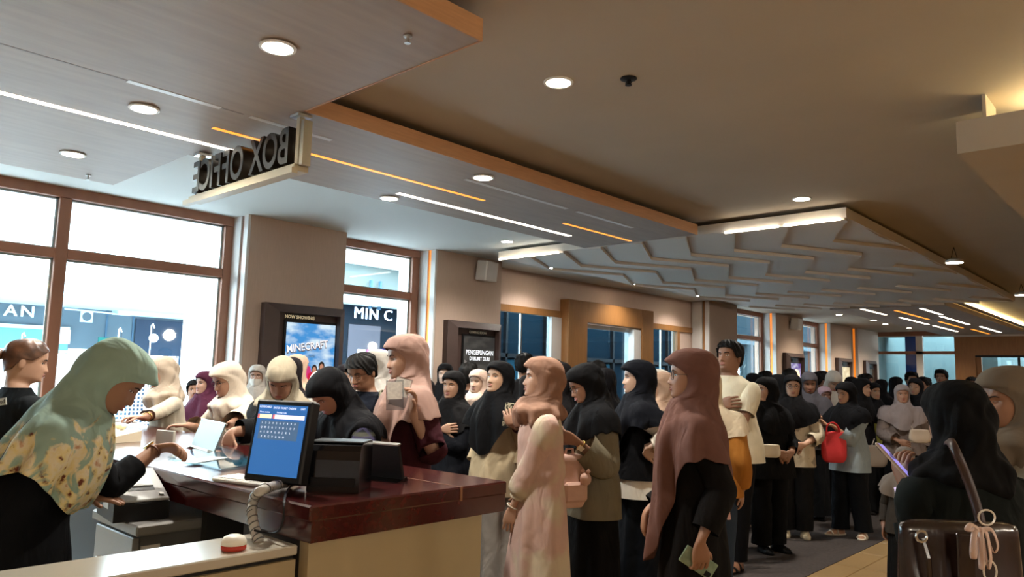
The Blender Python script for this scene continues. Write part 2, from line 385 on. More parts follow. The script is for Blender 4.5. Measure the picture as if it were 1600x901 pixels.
# hanging spot lamps on chains beside the panel
for k,(x,y) in enumerate(((-2.23,10.8),(-2.15,15.2))):
    t = empty('hanging_spot_lamp', (x,y,3.05), label=('nearer' if k == 0 else 'farther')+' white bowl lamp on chains beside the hanging panel', cat='lamp')
    MB().lathe([(.105,0),(.10,.025),(.06,.05),(.03,.06),(.0001,.062)],20).build('lamp_shade', m_white, t, smooth=True)
    MB().lathe([(.0001,-.004),(.1,-.003)],20).build('lens', m_down, t)
    for s in (-1,1): MB().tube([(s*.035,0,.055),(0,0,ZC-3.05)],.004,5).build('chain', m_black, t)
    L = bpy.data.lights.new('bowl_lamp','SPOT'); L.energy = 25; L.color = (.9,.92,1); L.spot_size = 2.4; L.shadow_soft_size = .08
    lo = bpy.data.objects.new('lamp', L); link(lo, t); lo.location = (0,0,-.02)
# hanging ceiling box on the right with a lit cove on top
cb = struct('trim_2', MB().box(-1.0,4,5.04,20,2.87,3.07), m_ceil)
MB().box(-.55,4,5.5,20,3.07,ZC).build('cove_core', m_ceil, cb)
MB().box(-.62,3.5,5.44,5.48,3.072,3.09).build('cove_light', mat('cove_led','ffffff',.5,emis='fff1c0',estr=34), cb)
MB().box(-.88,-.86,5.16,5.48,3.07,ZC).build('cove_end_shield', m_ceil, cb)
# far slab with light strips and lit cove
fs = struct('trim_3', MB().box(-5.9,-3.65,16.75,26.6,3.075,3.185), m_slab)
MB().box(-5.7,-3.9,16.9,26.4,3.185,ZC).build('shadow_gap_core', m_dark, fs)  # near-black again, shadow above the slab put into its colour
for x,a,b,m in ((-5.25,16.8,18.46,m_led_w),(-4.76,17.44,20.12,m_led_o),(-5.17,19.3,21.8,m_led_w),(-4.2,17.2,18.9,m_led_w),(-4.31,19.3,22.16,m_led_w),(-4.7,20.9,23.4,m_led_o),(-5.15,22.3,24.9,m_led_w),(-4.2,23,25.7,m_led_w),(-4.6,24,26.3,m_led_o)):
    MB().box(x-.035,x+.035,a,b,3.07,3.075).build('light_strip', m, fs)
MB().box(-3.64,-3.5,16.8,26.5,3.185,3.2).build('cove_shelf', m_slab, fs)
MB().box(-3.60,-3.52,16.9,26.4,3.2,3.215).build('cove_light', mat('cove_led2','ffffff',.5,emis='ffe6a0',estr=34), fs)
# ------------------------------------------------ box office sign, seen from behind
m_sign = mat('sign_bronze', '2b2620', .35, metal=.35); m_bar = mat('sign_bar_cream', 'b9ab8c', .45)
sg = empty('box_office_sign', (-4.8,2.44,2.7), label='hanging BOX OFFICE letter sign on a cream bar, seen from behind', cat='sign')
MB().box(-.74,.74,-.05,.05,0,.045,bev=.004).build('base_bar', m_bar, sg)
MB().box(-.74,.78,-.09,-.05,-.03,.006).build('light_trough', m_bar, sg)
for x,nm in ((-.66,'l'),(.70,'r')):
    MB().box(x-.018,x+.018,-.018,.018,.04,.36).build('hanging_post', m_bar, sg)
    MB().box(x-.05,x+.05,-.05,.05,.352,.369).build('ceiling_plate', m_chrome, sg)
MB().box(.755,.79,-.03,.03,.03,.32).build('end_plate', mat('sign_plate','8f8674',.45,metal=.5), sg)
MB().tube([(-.70,.0,.34),(-.735,.02,.25),(-.72,.0,.12),(-.74,0,.03)],.005,6).build('power_cable', m_black, sg)
x = .66
for ch, wd in (('B',.15),('O',.19),('X',.16),(' ',.10),('O',.19),('F',.125),('F',.125),('I',.06),('C',.15),('E',.13)):
    if ch != ' ':
        M = Matrix.Translation((x-wd/2,0,.17)) @ Matrix(((-1,0,0,0),(0,0,1,0),(0,1,0,0),(0,0,0,1)))
        text_mesh('letter', ch, .33, m_sign, sg, M, extrude=.045, bold=.006, xs=.72, res=5)
    x -= wd*.99
# ------------------------------------------------ poster display cases
def poster(y0, y1, scr, label, kind):
    zt = 2.24; z0 = .72
    p = empty('poster_display', (-8.0,(y0+y1)/2,0), label=label, cat='poster display'); c = (y0+y1)/2
    h = (y1-y0)/2; d = .11
    q = MB()   # bevelled frame that stands proud of the pillar
    so = [(-h,z0),(h,z0),(h,zt),(-h,zt)]; si = [(-h+.16,z0+.14),(h-.09,z0+.14),(h-.09,zt-.10),(-h+.16,zt-.10)]
    q.add([(0,y,z) for y,z in so]+[(.1,y,z) for y,z in so]+[(d+.04,y,z) for y,z in si]+[(.04,y,z) for y,z in si], [(0,1,5,4),(1,2,6,5),(2,3,7,6),(3,0,4,7)]+[(4+i,4+(i+1)%4,8+(i+1)%4,8+i) for i in range(4)]+[(8+i,8+(i+1)%4,12+(i+1)%4,12+i) for i in range(4)]+[(12,13,14,15)])
    q.build('frame', m_postfr, p, recalc=True)
    s0,s1,sb,st = scr[0]-c,scr[1]-c,scr[2],scr[3]
    MB().box(.042,.06,s0-.03,s1+.03,sb-.03,st+.03).build('bezel', m_black, p)
    return p, s0, s1, sb, st
def postmat(name, build, strength):
    m = bpy.data.materials.new(name); m.use_nodes = True; nt = m.node_tree; b = nt.nodes['Principled BSDF']; b.inputs['Roughness'].default_value = .2
    tc = nt.nodes.new('ShaderNodeTexCoord'); n = nt.nodes.new('ShaderNodeTexNoise'); n.inputs['Scale'].default_value = build[2]; n.inputs['Detail'].default_value = 6
    mp = nt.nodes.new('ShaderNodeMapping'); mp.inputs['Scale'].default_value = (1,1,2.2)
    nt.links.new(tc.outputs['Object'], mp.inputs[0]); nt.links.new(mp.outputs[0], n.inputs[0])
    r = nt.nodes.new('ShaderNodeValToRGB'); r.color_ramp.elements[0].position = .42; r.color_ramp.elements[1].position = .66
    r.color_ramp.elements[0].color = (*srgb(build[0]),1); r.color_ramp.elements[1].color = (*srgb(build[1]),1)
    nt.links.new(n.outputs[0], r.inputs[0]); nt.links.new(r.outputs[0], b.inputs['Emission Color']); b.inputs['Emission Strength'].default_value = strength
    b.inputs['Base Color'].default_value = (.02,.02,.02,1)
    return m
def em(name, c, s): return mat(name, c, .4, emis=c, estr=s)
SE = .38
PM = lambda y,z,x=.066: Matrix(((0,0,1,x),(1,0,0,y),(0,1,0,z),(0,0,0,1)))   # text facing +X, baseline along +Y
p,s0,s1,sb,st = poster(4.39,5.48,(4.70,5.38,1.03,2.03),'lit movie poster with blue sky on the pillar right of the big window','a')
scr = MB().box(.061,.064,s0,s1,sb,st).build('screen', postmat('poster_sky',('3f93d8','d8ecf8',3.5),SE), p)
tg = MB().box(.05,.07,-.25,.11,2.06,2.13).build('title_plate', m_black, p); text_mesh('lettering','NOW SHOWING',.055,em('sign_cream','c9b894',.2),tg,PM(-.07,2.095,.071),.001,bold=.002,xs=.95)
R8 = Matrix.Rotation(math.radians(9),4,'X')
def ptext(t, y, z, sz, c, xs=1., b=.004): text_mesh('lettering', t, sz, c, p, Matrix.Translation((0,y,z)) @ R8 @ PM(0,0), .001, bold=b, xs=xs)
ptext('MINECRAFT',.06,1.74,.125,em('title_grey','5a5560',.25),.86,.004); 
text_mesh('lettering','MINECRAFT',.125,em('title_light','d9d4d6',.45),p,Matrix.Translation((.003,.06,1.752)) @ R8 @ PM(0,0),.001,bold=.0012,xs=.86)
ptext('MOVIE',.09,1.63,.045,em('title_slate','56718f',.3),1.2,.001)
def figure(y, z, hgt, c_hair, c_top, c_leg):
    s = hgt; f = empty('printed_figure',(.066,y,z)); f.parent = p
    def bl(nm, pts, col): MB().prism([(a*s,b*s) for a,b in pts],0,.0015,PM(0,0,0)).build(nm, em('print_'+col,col,SE*.6), f)
    bl('printed_legs',[(-.13,0),(.16,0),(.13,.5),(-.10,.5)],c_leg); bl('printed_torso',[(-.12,.42),(.12,.42),(.24,.55),(.16,.80),(.05,.86),(-.05,.86),(-.18,.8),(-.2,.6)],c_top)
    MB().prism([(.085*s*math.cos(t),.12*s*math.sin(t)+.92*s) for t in np.linspace(0,2*PI,12,endpoint=False)],.0,.0012,PM(0,0,0)).build('printed_hair', em('print_'+c_hair,c_hair,SE*.6), f)
    MB().prism([(.055*s*math.cos(t),.08*s*math.sin(t)+.90*s) for t in np.linspace(0,2*PI,12,endpoint=False)],.0012,.0022,PM(0,0,0)).build('printed_face', em('print_face','c58e74',SE*.6), f)
figure(.02,1.06,.56,'2a1712','d0307c','5c6470'); figure(.17,1.06,.46,'241512','b02c33','3b3040'); figure(.27,1.06,.50,'1f1a18','46404a','57524a')
p,s0,s1,sb,st = poster(7.25,8.36,(7.61,8.26,1.02,2.03),'dim grey movie poster on the second pillar under the speaker','b')
MB().box(.061,.064,s0,s1,sb,st).build('screen', postmat('poster_grey',('5d5a58','8f8c84',4),.09), p)
tg = MB().box(.05,.07,-.08,.24,2.06,2.12).build('title_plate', m_black, p); text_mesh('lettering','COMING SOON',.05,em('sign_cream2','8f8470',.12),tg,PM(.08,2.09,.071),.001,bold=.001)
def pt2(t,z,sz): text_mesh('lettering', t, sz, em('title_white','e8ecf4',.35), p, PM(.14,z), .001, bold=.0015, xs=.82)
pt2('PENGEPUNGAN',1.79,.098); pt2('DI BUKIT DURI',1.70,.078)
for pts,c in (([(-.18,1.03),(.0,1.03),(.02,1.22),(-.05,1.5),(-.13,1.66),(-.18,1.68)],'6f6c6e'),([(.36,1.03),(.44,1.03),(.44,1.56),(.38,1.5),(.32,1.28)],'77747c'),([(.0,1.03),(.34,1.03),(.30,1.24),(.18,1.27),(.02,1.26)],'55605c')):
    MB().prism(pts,0,.0015,PM(0,0)).build('printed_shape', em('print_'+c,c,.09), p)
for k,(y0,y1,sc,c,lb) in enumerate(((19.2,20.4,(19.6,20.25),('6a4aa0','e0d4ec'),'small lit purple poster on a far pillar beside a tall window'),(23.05,24.2,(23.4,24.1),('d8c49a','f6e6c0'),'small poster with a pale yellow screen on a far pillar'),(25.55,26.6,(25.9,26.45),('6d5238','9a7a52'),'small dark brown poster on the farthest pillar'))):
    p,s0,s1,sb,st = poster(y0,y1,(*sc,1.15,1.98),lb,'c')
    MB().box(.061,.064,s0,s1,sb,st).build('screen', postmat('poster_far%d'%k,(*c,4),(.3,.4,.06)[k]), p)
    MB().box(.05,.07,-.12,.12,2.02,2.09).build('title_plate', m_black, p)
    if k == 0:
        MB().prism([((s1-s0)*.36*math.cos(t)+(s0+s1)/2,.17*math.sin(t)+1.66) for t in np.linspace(0,2*PI,14,endpoint=False)],0,.002,PM(0,0)).build('printed_shape', em('print_cream','f4dcae',.4), p)
# wall speakers
for y,x,lb in ((7.95,-8.0,'white box speaker on the pillar above the grey poster'),(19.75,-8.0,'beige box speaker high on a far pillar')):
    s_ = empty('wall_speaker', (x,y,3.04), label=lb, cat='speaker')
    M = Matrix.Rotation(.12,4,'Y')
    MB().box(.05,.27,-.13,.13,-.15,.15,M,bev=.012).build('cabinet', m_white, s_); MB().box(.27,.276,-.11,.11,-.13,.13,M).build('grille', m_reveal, s_)
    MB().box(0,.06,-.05,.05,-.06,.06).build('bracket', m_black, s_)
# ================================================================ outside, beyond the windows
m_xfac = mat('facade_blue', '64757f', .5, noise=.08, nscale=2); m_xlight = mat('outside_pale', 'cfe2ea', .6); m_xwhite = mat('outside_white','f4f6f6',.6)
m_xglass = mat('outside_glazing','4d6a80',.15); m_xdeck = mat('outside_paving','b9bcc0',.8,noise=.1,nscale=4)
struct('floor', MB().box(-40,-8.6,-30,60,-.25,-.02), m_xdeck)
bd = empty('shop_building', (-19,0,0), label='blue grey shop building with a pale canopy across the courtyard outside the window', cat='building')
MB().box(-.4,0,-30,10.3,0,2.8).build('wall', m_xfac, bd)
MB().box(-4,3.5,-30,10.3,2.75,3.25).build('canopy', m_xlight, bd)
MB().box(3.5,3.56,-30,10.3,3.12,3.3).build('canopy_edge', m_xwhite, bd)
for a,b in ((-6,-2.2),(-2,1.8),(2,5.71)):
    w_ = MB().box(0,.04,a,b,.9,2.22).build('shop_window', mat('outside_teal','6fa3ac',.3), bd)
    MB().box(.04,.09,a,b,2.22,2.30).build('window_head', m_xlight, w_); MB().box(.04,.08,a,b,1.72,1.77).build('window_rail', m_xlight, w_)
for y in (6.5,7.1,9.4): MB().box(0,.03,y-.02,y+.02,0,2.8).build('panel_joint', m_xglass, bd)
MB().box(.0,.06,7.15,10.5,0,2.6).build('dark_panel', mat('facade_navy','39485a',.5), bd)
MB().box(.0,.4,6.6,9.9,2.66,2.75).build('lintel', m_xlight, bd)
vt = MB().box(.0,.05,5.92,6.18,2.44,2.70).build('vent', m_xlight, bd); MB().lathe([(.10,0),(.07,.01),(.0001,.01)],14,PM(6.05,2.57,.051)).build('vent_grille', m_xfac, vt)
text_mesh('lettering','AN',.34,m_xwhite,bd,PM(4.70,2.58,.05),.03,bold=.004,spacing=1.25,xs=1.1)
MB().tube([(.3,5.5,2.7),(.3,6.9,2.66)],.02,6).build('conduit', m_xlight, bd)
b2 = empty('sign_building', (-19,0,0), label='taller pale building with a glowing sign outside the second window', cat='building')
MB().box(-.5,0,12.2,26,3.6,4.75).build('upper_wall', mat('outside_stone','6a7270',.7), b2); MB().box(-.5,.5,12.2,26,4.75,4.95).build('parapet', m_xwhite, b2)
MB().box(-.5,-.1,12.2,26,0,3.6).build('lower_wall', mat('outside_slate','182028',.5), b2); MB().box(-.1,.5,12.2,26,3.5,3.72).build('beam', m_xlight, b2)
for y in (14.0,14.35): MB().box(.1,.2,y-.03,y+.03,3.4,4.3).build('hanger', m_xglass, b2)
text_mesh('lettering','MIN C',.50,em('outside_neon','dfe9ff',.6),b2,PM(14.22,3.24,.05),.02,xs=1.,spacing=1.1)
pn = MB().box(-.08,-.06,13.4,14.6,1.2,2.9).build('window_poster', mat('outside_grey','4c4c54',.6), b2)
MB().box(-.059,-.05,14.1,14.6,1.9,2.15).build('printed_shape', mat('outside_pink','c25a80',.6), pn)
MB().box(-.059,-.05,13.75,14.05,1.9,2.15).build('printed_shape', mat('outside_cream','d8d2cc',.6), pn)
MB().box(-.08,-.05,14.6,17,.2,2.2).build('window_poster', mat('outside_purple','26265a',.6), b2)
for (x,ya,yb,zt,lb) in ((-12.2,5.44,5.97,2.95,'thick white column outside the right end of the big window'),(-12.2,9.83,10.08,4.2,'slim white column outside the second window')):
    c = empty('outside_column', (x,(ya+yb)/2,0), label=lb, cat='column'); hw = (yb-ya)/2
    MB().box(-hw,hw,-hw,hw,0,zt,bev=.03).build('shaft', m_xwhite, c); MB().lathe([(hw*1.42,zt-.2),(hw*1.9,zt+.02)],4,Matrix.Rotation(PI/4,4,'Z')).build('capital', m_xwhite, c)
pw = MB().box(-13.2,-13.0,2.3,4.45,0,1.63).build('low_wall', m_xwhite); tag(pw,'low white wall outside behind the mint hijab','wall')
bx_ = MB().box(-13.18,-13.02,3.98,4.24,1.63,1.71).build('planter_box', m_xwhite); tag(bx_,'white box on top of the low outside wall','box')
nt_ = MB().box(-18.95,-18.9,5.28,5.73,1.92,2.24).build('notice_board', mat('outside_notice','f2dcd8',.6)); tag(nt_,'pale pink notice board on the outside facade beside the window mullion','notice')
gs_ = empty('green_sign', (-18.6,6.34,0), label='small green board standing outside behind the mint hijab', cat='sign')
MB().box(-.02,.02,-.12,.12,1.74,2.1).build('board', mat('outside_green','2f7a72',.6), gs_); MB().box(-.02,.02,-.02,.02,-.02,1.74).build('post', m_xglass, gs_)
tr = empty('lattice_fence', (-12.6,4.95,0), label='white lattice fence outside behind the beige hijab', cat='fence')
MB().box(-.02,.02,-.5,.5,1.60,1.64).build('rail', m_xwhite, tr); MB().box(-.02,.02,-.5,.5,.2,.25).build('rail', m_xwhite, tr)
for s in (-1,1): MB().box(-.02,.02,s*.5-.02,s*.5+.02,-.02,1.64).build('post', m_xwhite, tr)
lt0 = None
for k in range(16):
    o = MB().box(-.008,.008,-.008,.008,.25,1.60).build('slat', m_xwhite, tr) if lt0 is None else lt0.copy()
    if lt0 is None: lt0 = o
    else: COL.objects.link(o); o.parent = tr
    o.location.y = -.46+k*.0613
for k in range(20): MB().box(-.01,.01,-.5,.5,.36+k*.062,.375+k*.062).build('slat', m_xwhite, tr)
for k,(px,py) in enumerate(((189,535),(240,528),(38,541))):
    q = onx(px,py,-13.6-(k==2)*2)
    g = empty('globe_lamp', (q.x,q.y,0), label=('globe lamp on a white post outside, left of two beside the beige hijab','globe lamp on a white post outside, nearest the white column','globe lamp outside behind the hair of the ponytail woman')[k], cat='lamp')
    MB().tube([(0,-.05,-.02),(0,-.05,q.z+.22),(0,-.03,q.z+.25),(0,0,q.z+.18)],.010,8).build('post', m_xwhite, g)
    MB().tube([(0,0,q.z+.18),(0,0,q.z+.06)],.005,6).build('hanger', m_black, g)
    MB().lathe([(.0001,-.075)]+[(.075*math.cos(a),.075*math.sin(a)) for a in np.linspace(-1.4,1.4,9)]+[(.0001,.075)],16,Matrix.Translation((0,0,q.z))).build('globe', em('globe_glow','f4fbff',4), g, smooth=True)
# corridor behind the door wall and beyond the far end
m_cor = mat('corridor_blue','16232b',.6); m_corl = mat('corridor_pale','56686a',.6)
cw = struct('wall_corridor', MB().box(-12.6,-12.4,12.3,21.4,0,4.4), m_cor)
for k in range(6): MB().box(-12.4,-12.3,13.2+k*1.5,13.27+k*1.5,0,4.4).build('mullion', m_black, cw)
MB().box(-12.4,-12.3,12.3,21.4,1.9,2.0).build('transom', m_black, cw)
for k in range(3):
    MB().box(-12.4,-12.38,13.3+k*3,14.65+k*3,.2,1.85).build('panel', mat('corridor_teal','24404c',.6), cw)
for a in ((13.3,0,14.6,1.85),(14.8,2.1,16.1,3.7),(16.1,2.1,14.8,3.7),(17.8,0,19.1,1.85)): MB().tube([(-12.33,a[0],a[1]),(-12.33,a[2],a[3])],.04,6).build('brace', m_black, cw)
cw.children[-1].data.materials[0].node_tree.nodes['Principled BSDF'].inputs['Specular IOR Level'].default_value = .3
fb = empty('far_block', (-16,26,0), label='pale concrete block with tall columns outside the far windows', cat='building')
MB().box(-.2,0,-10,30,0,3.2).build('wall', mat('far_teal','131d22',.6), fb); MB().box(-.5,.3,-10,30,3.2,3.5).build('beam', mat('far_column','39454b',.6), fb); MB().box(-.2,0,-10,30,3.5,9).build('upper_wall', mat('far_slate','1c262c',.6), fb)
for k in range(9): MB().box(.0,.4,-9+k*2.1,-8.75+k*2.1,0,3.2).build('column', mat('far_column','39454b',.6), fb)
MB().box(.1,.2,-10,30,1.2,1.3).build('rail', mat('far_column','39454b',.6), fb)
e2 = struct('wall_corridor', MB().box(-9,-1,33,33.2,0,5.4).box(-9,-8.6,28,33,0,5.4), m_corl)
MB().box(-5.9,-5.2,31,31.6,0,4).build('column', m_corl, e2); MB().box(-7.9,-7.5,30,30.3,0,4).build('column', mat('corridor_royal','1c3a78',.6), e2)
struct('floor', MB().box(-9,9,YE+.1,40,-.25,-.02), m_corl)
for nm_,m_ in MATS.items():
    if nm_.split('_')[0] in ('far','outside','corridor','facade') and 'Principled BSDF' in m_.node_tree.nodes: m_.node_tree.nodes['Principled BSDF'].inputs['Specular IOR Level'].default_value = 0
# ================================================================ the counter
CT = 1.05
ct = empty('ticket_counter', (-2.1,1.34,0), label='long ticket counter with a glossy cherry wood top and beige end panel', cat='counter')
def cp(mb, n, m, **k):
    mb.v = [(v[0]+2.1,v[1]-1.34,v[2]) for v in mb.v]; return mb.build(n, m, ct, **k)
cp(MB().box(-8.0,-2.06,1.34,2.24,CT-.05,CT,bev=.006),'worktop',m_cherry)
cp(MB().box(-8.0,-2.066,1.35,2.235,CT-.115,CT-.05),'lower_band',m_cherry)
cp(MB().box(-8.0,-2.075,1.344,1.35,CT-.045,CT-.02),'edge_strip',m_chrome)
cp(MB().box(-2.062,-2.056,1.98,1.99,CT-.05,CT+.002).box(-3.2,-2.06,1.983,1.987,CT-.001,CT+.0008),'worn_joint',mat('bare_wood','8a5f42',.7))
cp(MB().box(-2.14,-2.09,1.36,2.13,0,CT-.115),'end_panel',m_beige)
cp(MB().box(-8.0,-2.14,2.08,2.13,0,CT-.115),'front_panel',m_beige)
cp(MB().box(-2.5,-2.14,1.36,1.40,0,CT-.115).box(-8.0,-2.5,1.95,1.99,.0,CT-.115),'back_panel',mat('counter_dark','2e2927',.6))
cp(MB().box(-2.90,-2.86,1.4,2.08,0,CT-.115),'divider',m_dark)
hk = cp(MB().box(-3.66,-3.60,1.325,1.338,CT-.12,CT-.05),'bracket',m_chrome)
# low wall with ledge, in front of the staff area
lw = empty('low_partition', (-2.2,0,0), label='low beige partition with a pale ledge in front of the staff area', cat='partition')
MB().box(-.16,.085,-3.0,1.338,.895,.925,bev=.004).build('ledge', mat('ledge_cream','b9b2a2',.25), lw)
MB().box(-.10,.06,-3.0,1.338,.88,.895).build('shadow_gap', m_dark, lw)
for a,b in ((-3.0,-.5),(-.49,.35),(.36,.93),(.94,1.338)): MB().box(-.10,.075,a,b,0,.88).build('panel', m_beige, lw)
bell = empty('call_button', (-2.23,1.06,.925), label='white call button with a red base on the pale ledge', cat='button')
q = onz(370,858,.93); bell.location = (q.x-.02,q.y,.926)
MB().lathe([(.034,0),(.037,.004),(.037,.016)],20).build('base', mat('button_red','b8331f',.4), bell, smooth=True)
MB().lathe([(.0375,.016),(.037,.026),(.030,.038),(.016,.044),(.0001,.045)],20).build('cap', mat('button_white','e9e4d6',.4), bell, smooth=True)
# grey drawer cabinet and receipt printer behind the counter
cab = empty('drawer_cabinet', (-3.2,1.12,0), label='grey metal drawer cabinet under the counter beside the cashier in mint hijab', cat='cabinet')
m_grey = mat('cabinet_grey','8d8a86',.4,metal=.3); m_greyd = mat('cabinet_grey_dark','605e5c',.45,metal=.2)
q = onz(214,822,.88); cab.location = (q.x,q.y,0); CX, CY = q.x, q.y
MB().box(-.46,0,0,.40,.84,.88,bev=.006).build('top', m_grey, cab); MB().box(-.43,-.03,.03,.38,.03,.84).build('body', m_greyd, cab)
for k,(a,b) in enumerate(((.60,.83),(.33,.59),(.06,.32))):
    d_ = MB().box(-.42,-.04,.005,.03,a,b,bev=.004).build('drawer', m_grey, cab); MB().tube([(-.32,.0,(a+b)/2),(-.32,-.02,(a+b)/2),(-.2,-.02,(a+b)/2),(-.2,0,(a+b)/2)],.006,6).build('handle', m_chrome, d_)
MB().box(-.03,-.022,.03,.10,.03,.80).build('side_strip', m_reveal, cab)
qp = onz(247,797,.885)
pr = empty('receipt_printer', (-3.15,1.235,.881), rz=1.45, label='black receipt printer with a silver sloped lid on the grey cabinet', cat='printer')
MB().add([(-.1,-.13,0),(.1,-.13,0),(.1,.13,0),(-.1,.13,0),(-.1,-.13,.065),(.1,-.13,.065),(.1,.13,.16),(-.1,.13,.16)],[(0,3,2,1),(4,5,6,7),(0,1,5,4),(1,2,6,5),(2,3,7,6),(3,0,4,7)]).build('body', m_black, pr)
MP = Matrix.Translation((0,0,.1125)) @ Matrix.Rotation(math.atan2(.095,.26),4,'X')
MB().box(-.098,.098,-.132,.13,0,.012,MP,bev=.003).build('lid', mat('printer_silver','a9aaa8',.35), pr); MB().box(-.06,.06,-.03,.10,.012,.018,MP).build('cover_flap', mat('printer_flap','c4c8ca',.25), pr); MB().box(-.06,.06,-.06,-.032,.0125,.0135,MP).build('paper_slot', m_black, pr)
MB().lathe([(.009,0),(.009,.006),(.0001,.006)],10,MP @ Matrix.Translation((.075,-.1,.012))).build('button', m_chrome, pr)
MB().box(-.1015,-.1,-.05,.03,.04,.09).build('sticker', m_white, pr)
# ------------------------------------------------ things on the counter
m_plas = mat('white_plastic','dedcd4',.45); m_cream = mat('cream_plastic','e6dcc0',.45)
kb = empty('keyboard', onz(392,752,CT+.001), label='white keyboard on the counter before the tilted touch screen', cat='keyboard')
a = onz(335,752,CT); b = onz(418,763,CT); kb.rotation_euler.z = math.atan2(b.y-a.y,b.x-a.x)
kb.location = (onz(393,754,CT)).to_tuple(); kb.location.z = CT+.001
MB().box(-.14,.14,-.065,.065,0,.014,bev=.004).build('case', m_plas, kb)
k0 = None
for r in range(5):
    for c_ in range(14):
        if k0 is None: k0 = MB().box(-.0075,.0075,-.0085,.0085,.014,.018,bev=.002).build('key', m_white, kb); o = k0
        else: o = k0.copy(); COL.objects.link(o); o.parent = kb
        o.location = (-.122+c_*.0188,-.043+r*.0215,0)
mo = empty('touch_screen_monitor', (0,0,0), label='black touch screen monitor with blue seat booking page facing the cashier', cat='monitor')
BL = onz(379,749,CT+.03); BR = onz(468,759,CT+.03)
dx = (BR-BL); dx.z = 0; dx.normalize(); bk = Vector((-dx.y,dx.x,0))
# tilt solved from the top left corner of the frame
TLr = ray(402,622); nrm = dx
best = min((abs((BL + (bk*math.sin(t)+Vector((0,0,1))*math.cos(t))*L - (O+TLr*s)).length) , t, L) for t in np.linspace(-.1,.7,41) for L in np.linspace(.2,.45,51) for s in [((BL + (bk*math.sin(t)+Vector((0,0,1))*math.cos(t))*L)-O).dot(TLr)/TLr.dot(TLr)])
MT, ML = best[1], best[2]; MW = (BR-BL).length
MM = frame(BL, dx, bk*math.sin(MT)+Vector((0,0,1))*math.cos(MT))
mo.matrix_world = MM
MB().box(0,MW,0,ML,-.045,0,bev=.006).build('housing', m_black, mo)
m_scr = em('screen_blue','2f6db5',.27)
bz = .018; MB().box(bz,MW-bz,bz*1.3,ML-bz,.0005,.0015).build('screen', m_scr, mo)
sw, sh_ = MW-2*bz, ML-2.3*bz
def SR(a,b,c,d,z=.002): return MB().box(bz+a*sw,bz+b*sw,bz*1.3+c*sh_,bz*1.3+d*sh_,z,z+.0006)
SR(.02,.30,.80,.86).build('input_field', em('field_yellow','e8e6c8',.36), mo); SR(.34,.97,.80,.86).build('input_field', em('field_white','f0ecf0',.36), mo)
SR(.012,.05,.80,.86,.003).build('field_icon', em('icon_red','d86868',.35), mo); SR(.33,.365,.80,.86,.003).build('field_icon', em('icon_red','d86868',.35), mo)
SR(.08,.88,.50,.77,.0018).build('key_panel', em('panel_slate','4f6f94',.26), mo)
em_l = em('screen_text','e6eef8',.4)
ST = lambda a,c,z=.0035: Matrix.Translation((bz+a*sw,bz*1.3+c*sh_,z))
text_mesh('lettering','KEYBOARD',.011,em_l,mo,ST(.15,.965),.0002); text_mesh('lettering','ENTER TICKET ONLINE',.010,em_l,mo,ST(.55,.955),.0002); text_mesh('lettering','EXIT',.010,em_l,mo,ST(.92,.955),.0002)
text_mesh('lettering','Phone number',.008,em_l,mo,ST(.15,.89),.0002); text_mesh('lettering','Booking code',.008,em_l,mo,ST(.5,.89),.0002)
for r,row in enumerate(('1234567890','QWERTYUIOP','ASDFGHJKL','ZXCVBNM')):
    for k,ch in enumerate(row): text_mesh('key_letter',ch,.0095,em_l,mo,ST(.13+.075*k+(.03 if r == 3 else 0),.735-.065*r),.0002)
MB().box(MW*.3,MW*.7,-.0,.12,-.12,-.045).build('stand', m_black, mo)
bs = empty('box_printer', onz(520,765,CT), rz=.0, label='black ticket printer with a rounded front beside the touch screen', cat='printer')
a = onz(478,768,CT); b = onz(560,771,CT); bs.location = ((a+b)/2).to_tuple(); bs.location.z = CT+.001
ang = math.atan2(b.y-a.y,b.x-a.x); bs.rotation_euler.z = ang
WD = (b-a).length
prof = [(0,0),(.17,0),(.17,.165),(.04,.165),(.018,.158),(.005,.14),(0,.11)]
n = len(prof)
MB().add([(-WD/2,y,z) for y,z in prof]+[(WD/2,y,z) for y,z in prof],[tuple(range(n-1,-1,-1)),tuple(range(n,2*n))]+[(i,(i+1)%n,n+(i+1)%n,n+i) for i in range(n)]).build('housing', m_blackg, bs, recalc=True)
MB().box(-WD/2+.015,WD/2-.015,-.004,.0,.02,.05).build('paper_tray', m_black, bs)
MB().box(-WD/2-.004,WD/2+.004,.03,.15,.165,.172,bev=.003).build('top_lid', m_black, bs)
dsp = empty('customer_display', (0,0,0), label='black slanted customer display on the counter right of the ticket printer', cat='display')
a = onz(548,742,CT); b = onz(632,752,CT); a_ = (b-a); a_.z = 0
MM = frame(b, -a_, Vector((a_.y,-a_.x,0)).normalized()*.28+Vector((0,0,1)))
dsp.matrix_world = MM
MB().box(0,.30,0,.15,-.01,.006,bev=.003).build('panel', m_black, dsp); MB().box(0,.30,-.004,.012,-.05,.02).build('foot', m_blackg, dsp); MB().box(0,.3,.146,.152,-.012,.008).build('edge', m_chrome, dsp)
gl = empty('glass_sheet', (0,0,0), label='glass sheet over a blue seating plan on the counter', cat='glass sheet')
pts = [onz(*q_,CT) for q_ in ((262,716),(346,736),(402,727),(372,706),(335,694))]
MB().prism([(v.x,v.y) for v in pts],CT+.004,CT+.010).build('glass', glass_mat('sheet_glass',(.80,.92,.95),.10), gl)
cpts = [sum(pts,Vector())/5 + (v-sum(pts,Vector())/5)*.9 for v in pts]
MB().prism([(v.x,v.y) for v in cpts],CT+.0005,CT+.0035).build('seating_plan', mat('plan_blue','2f6f8a',.5,noise=.4,nscale=6), gl)
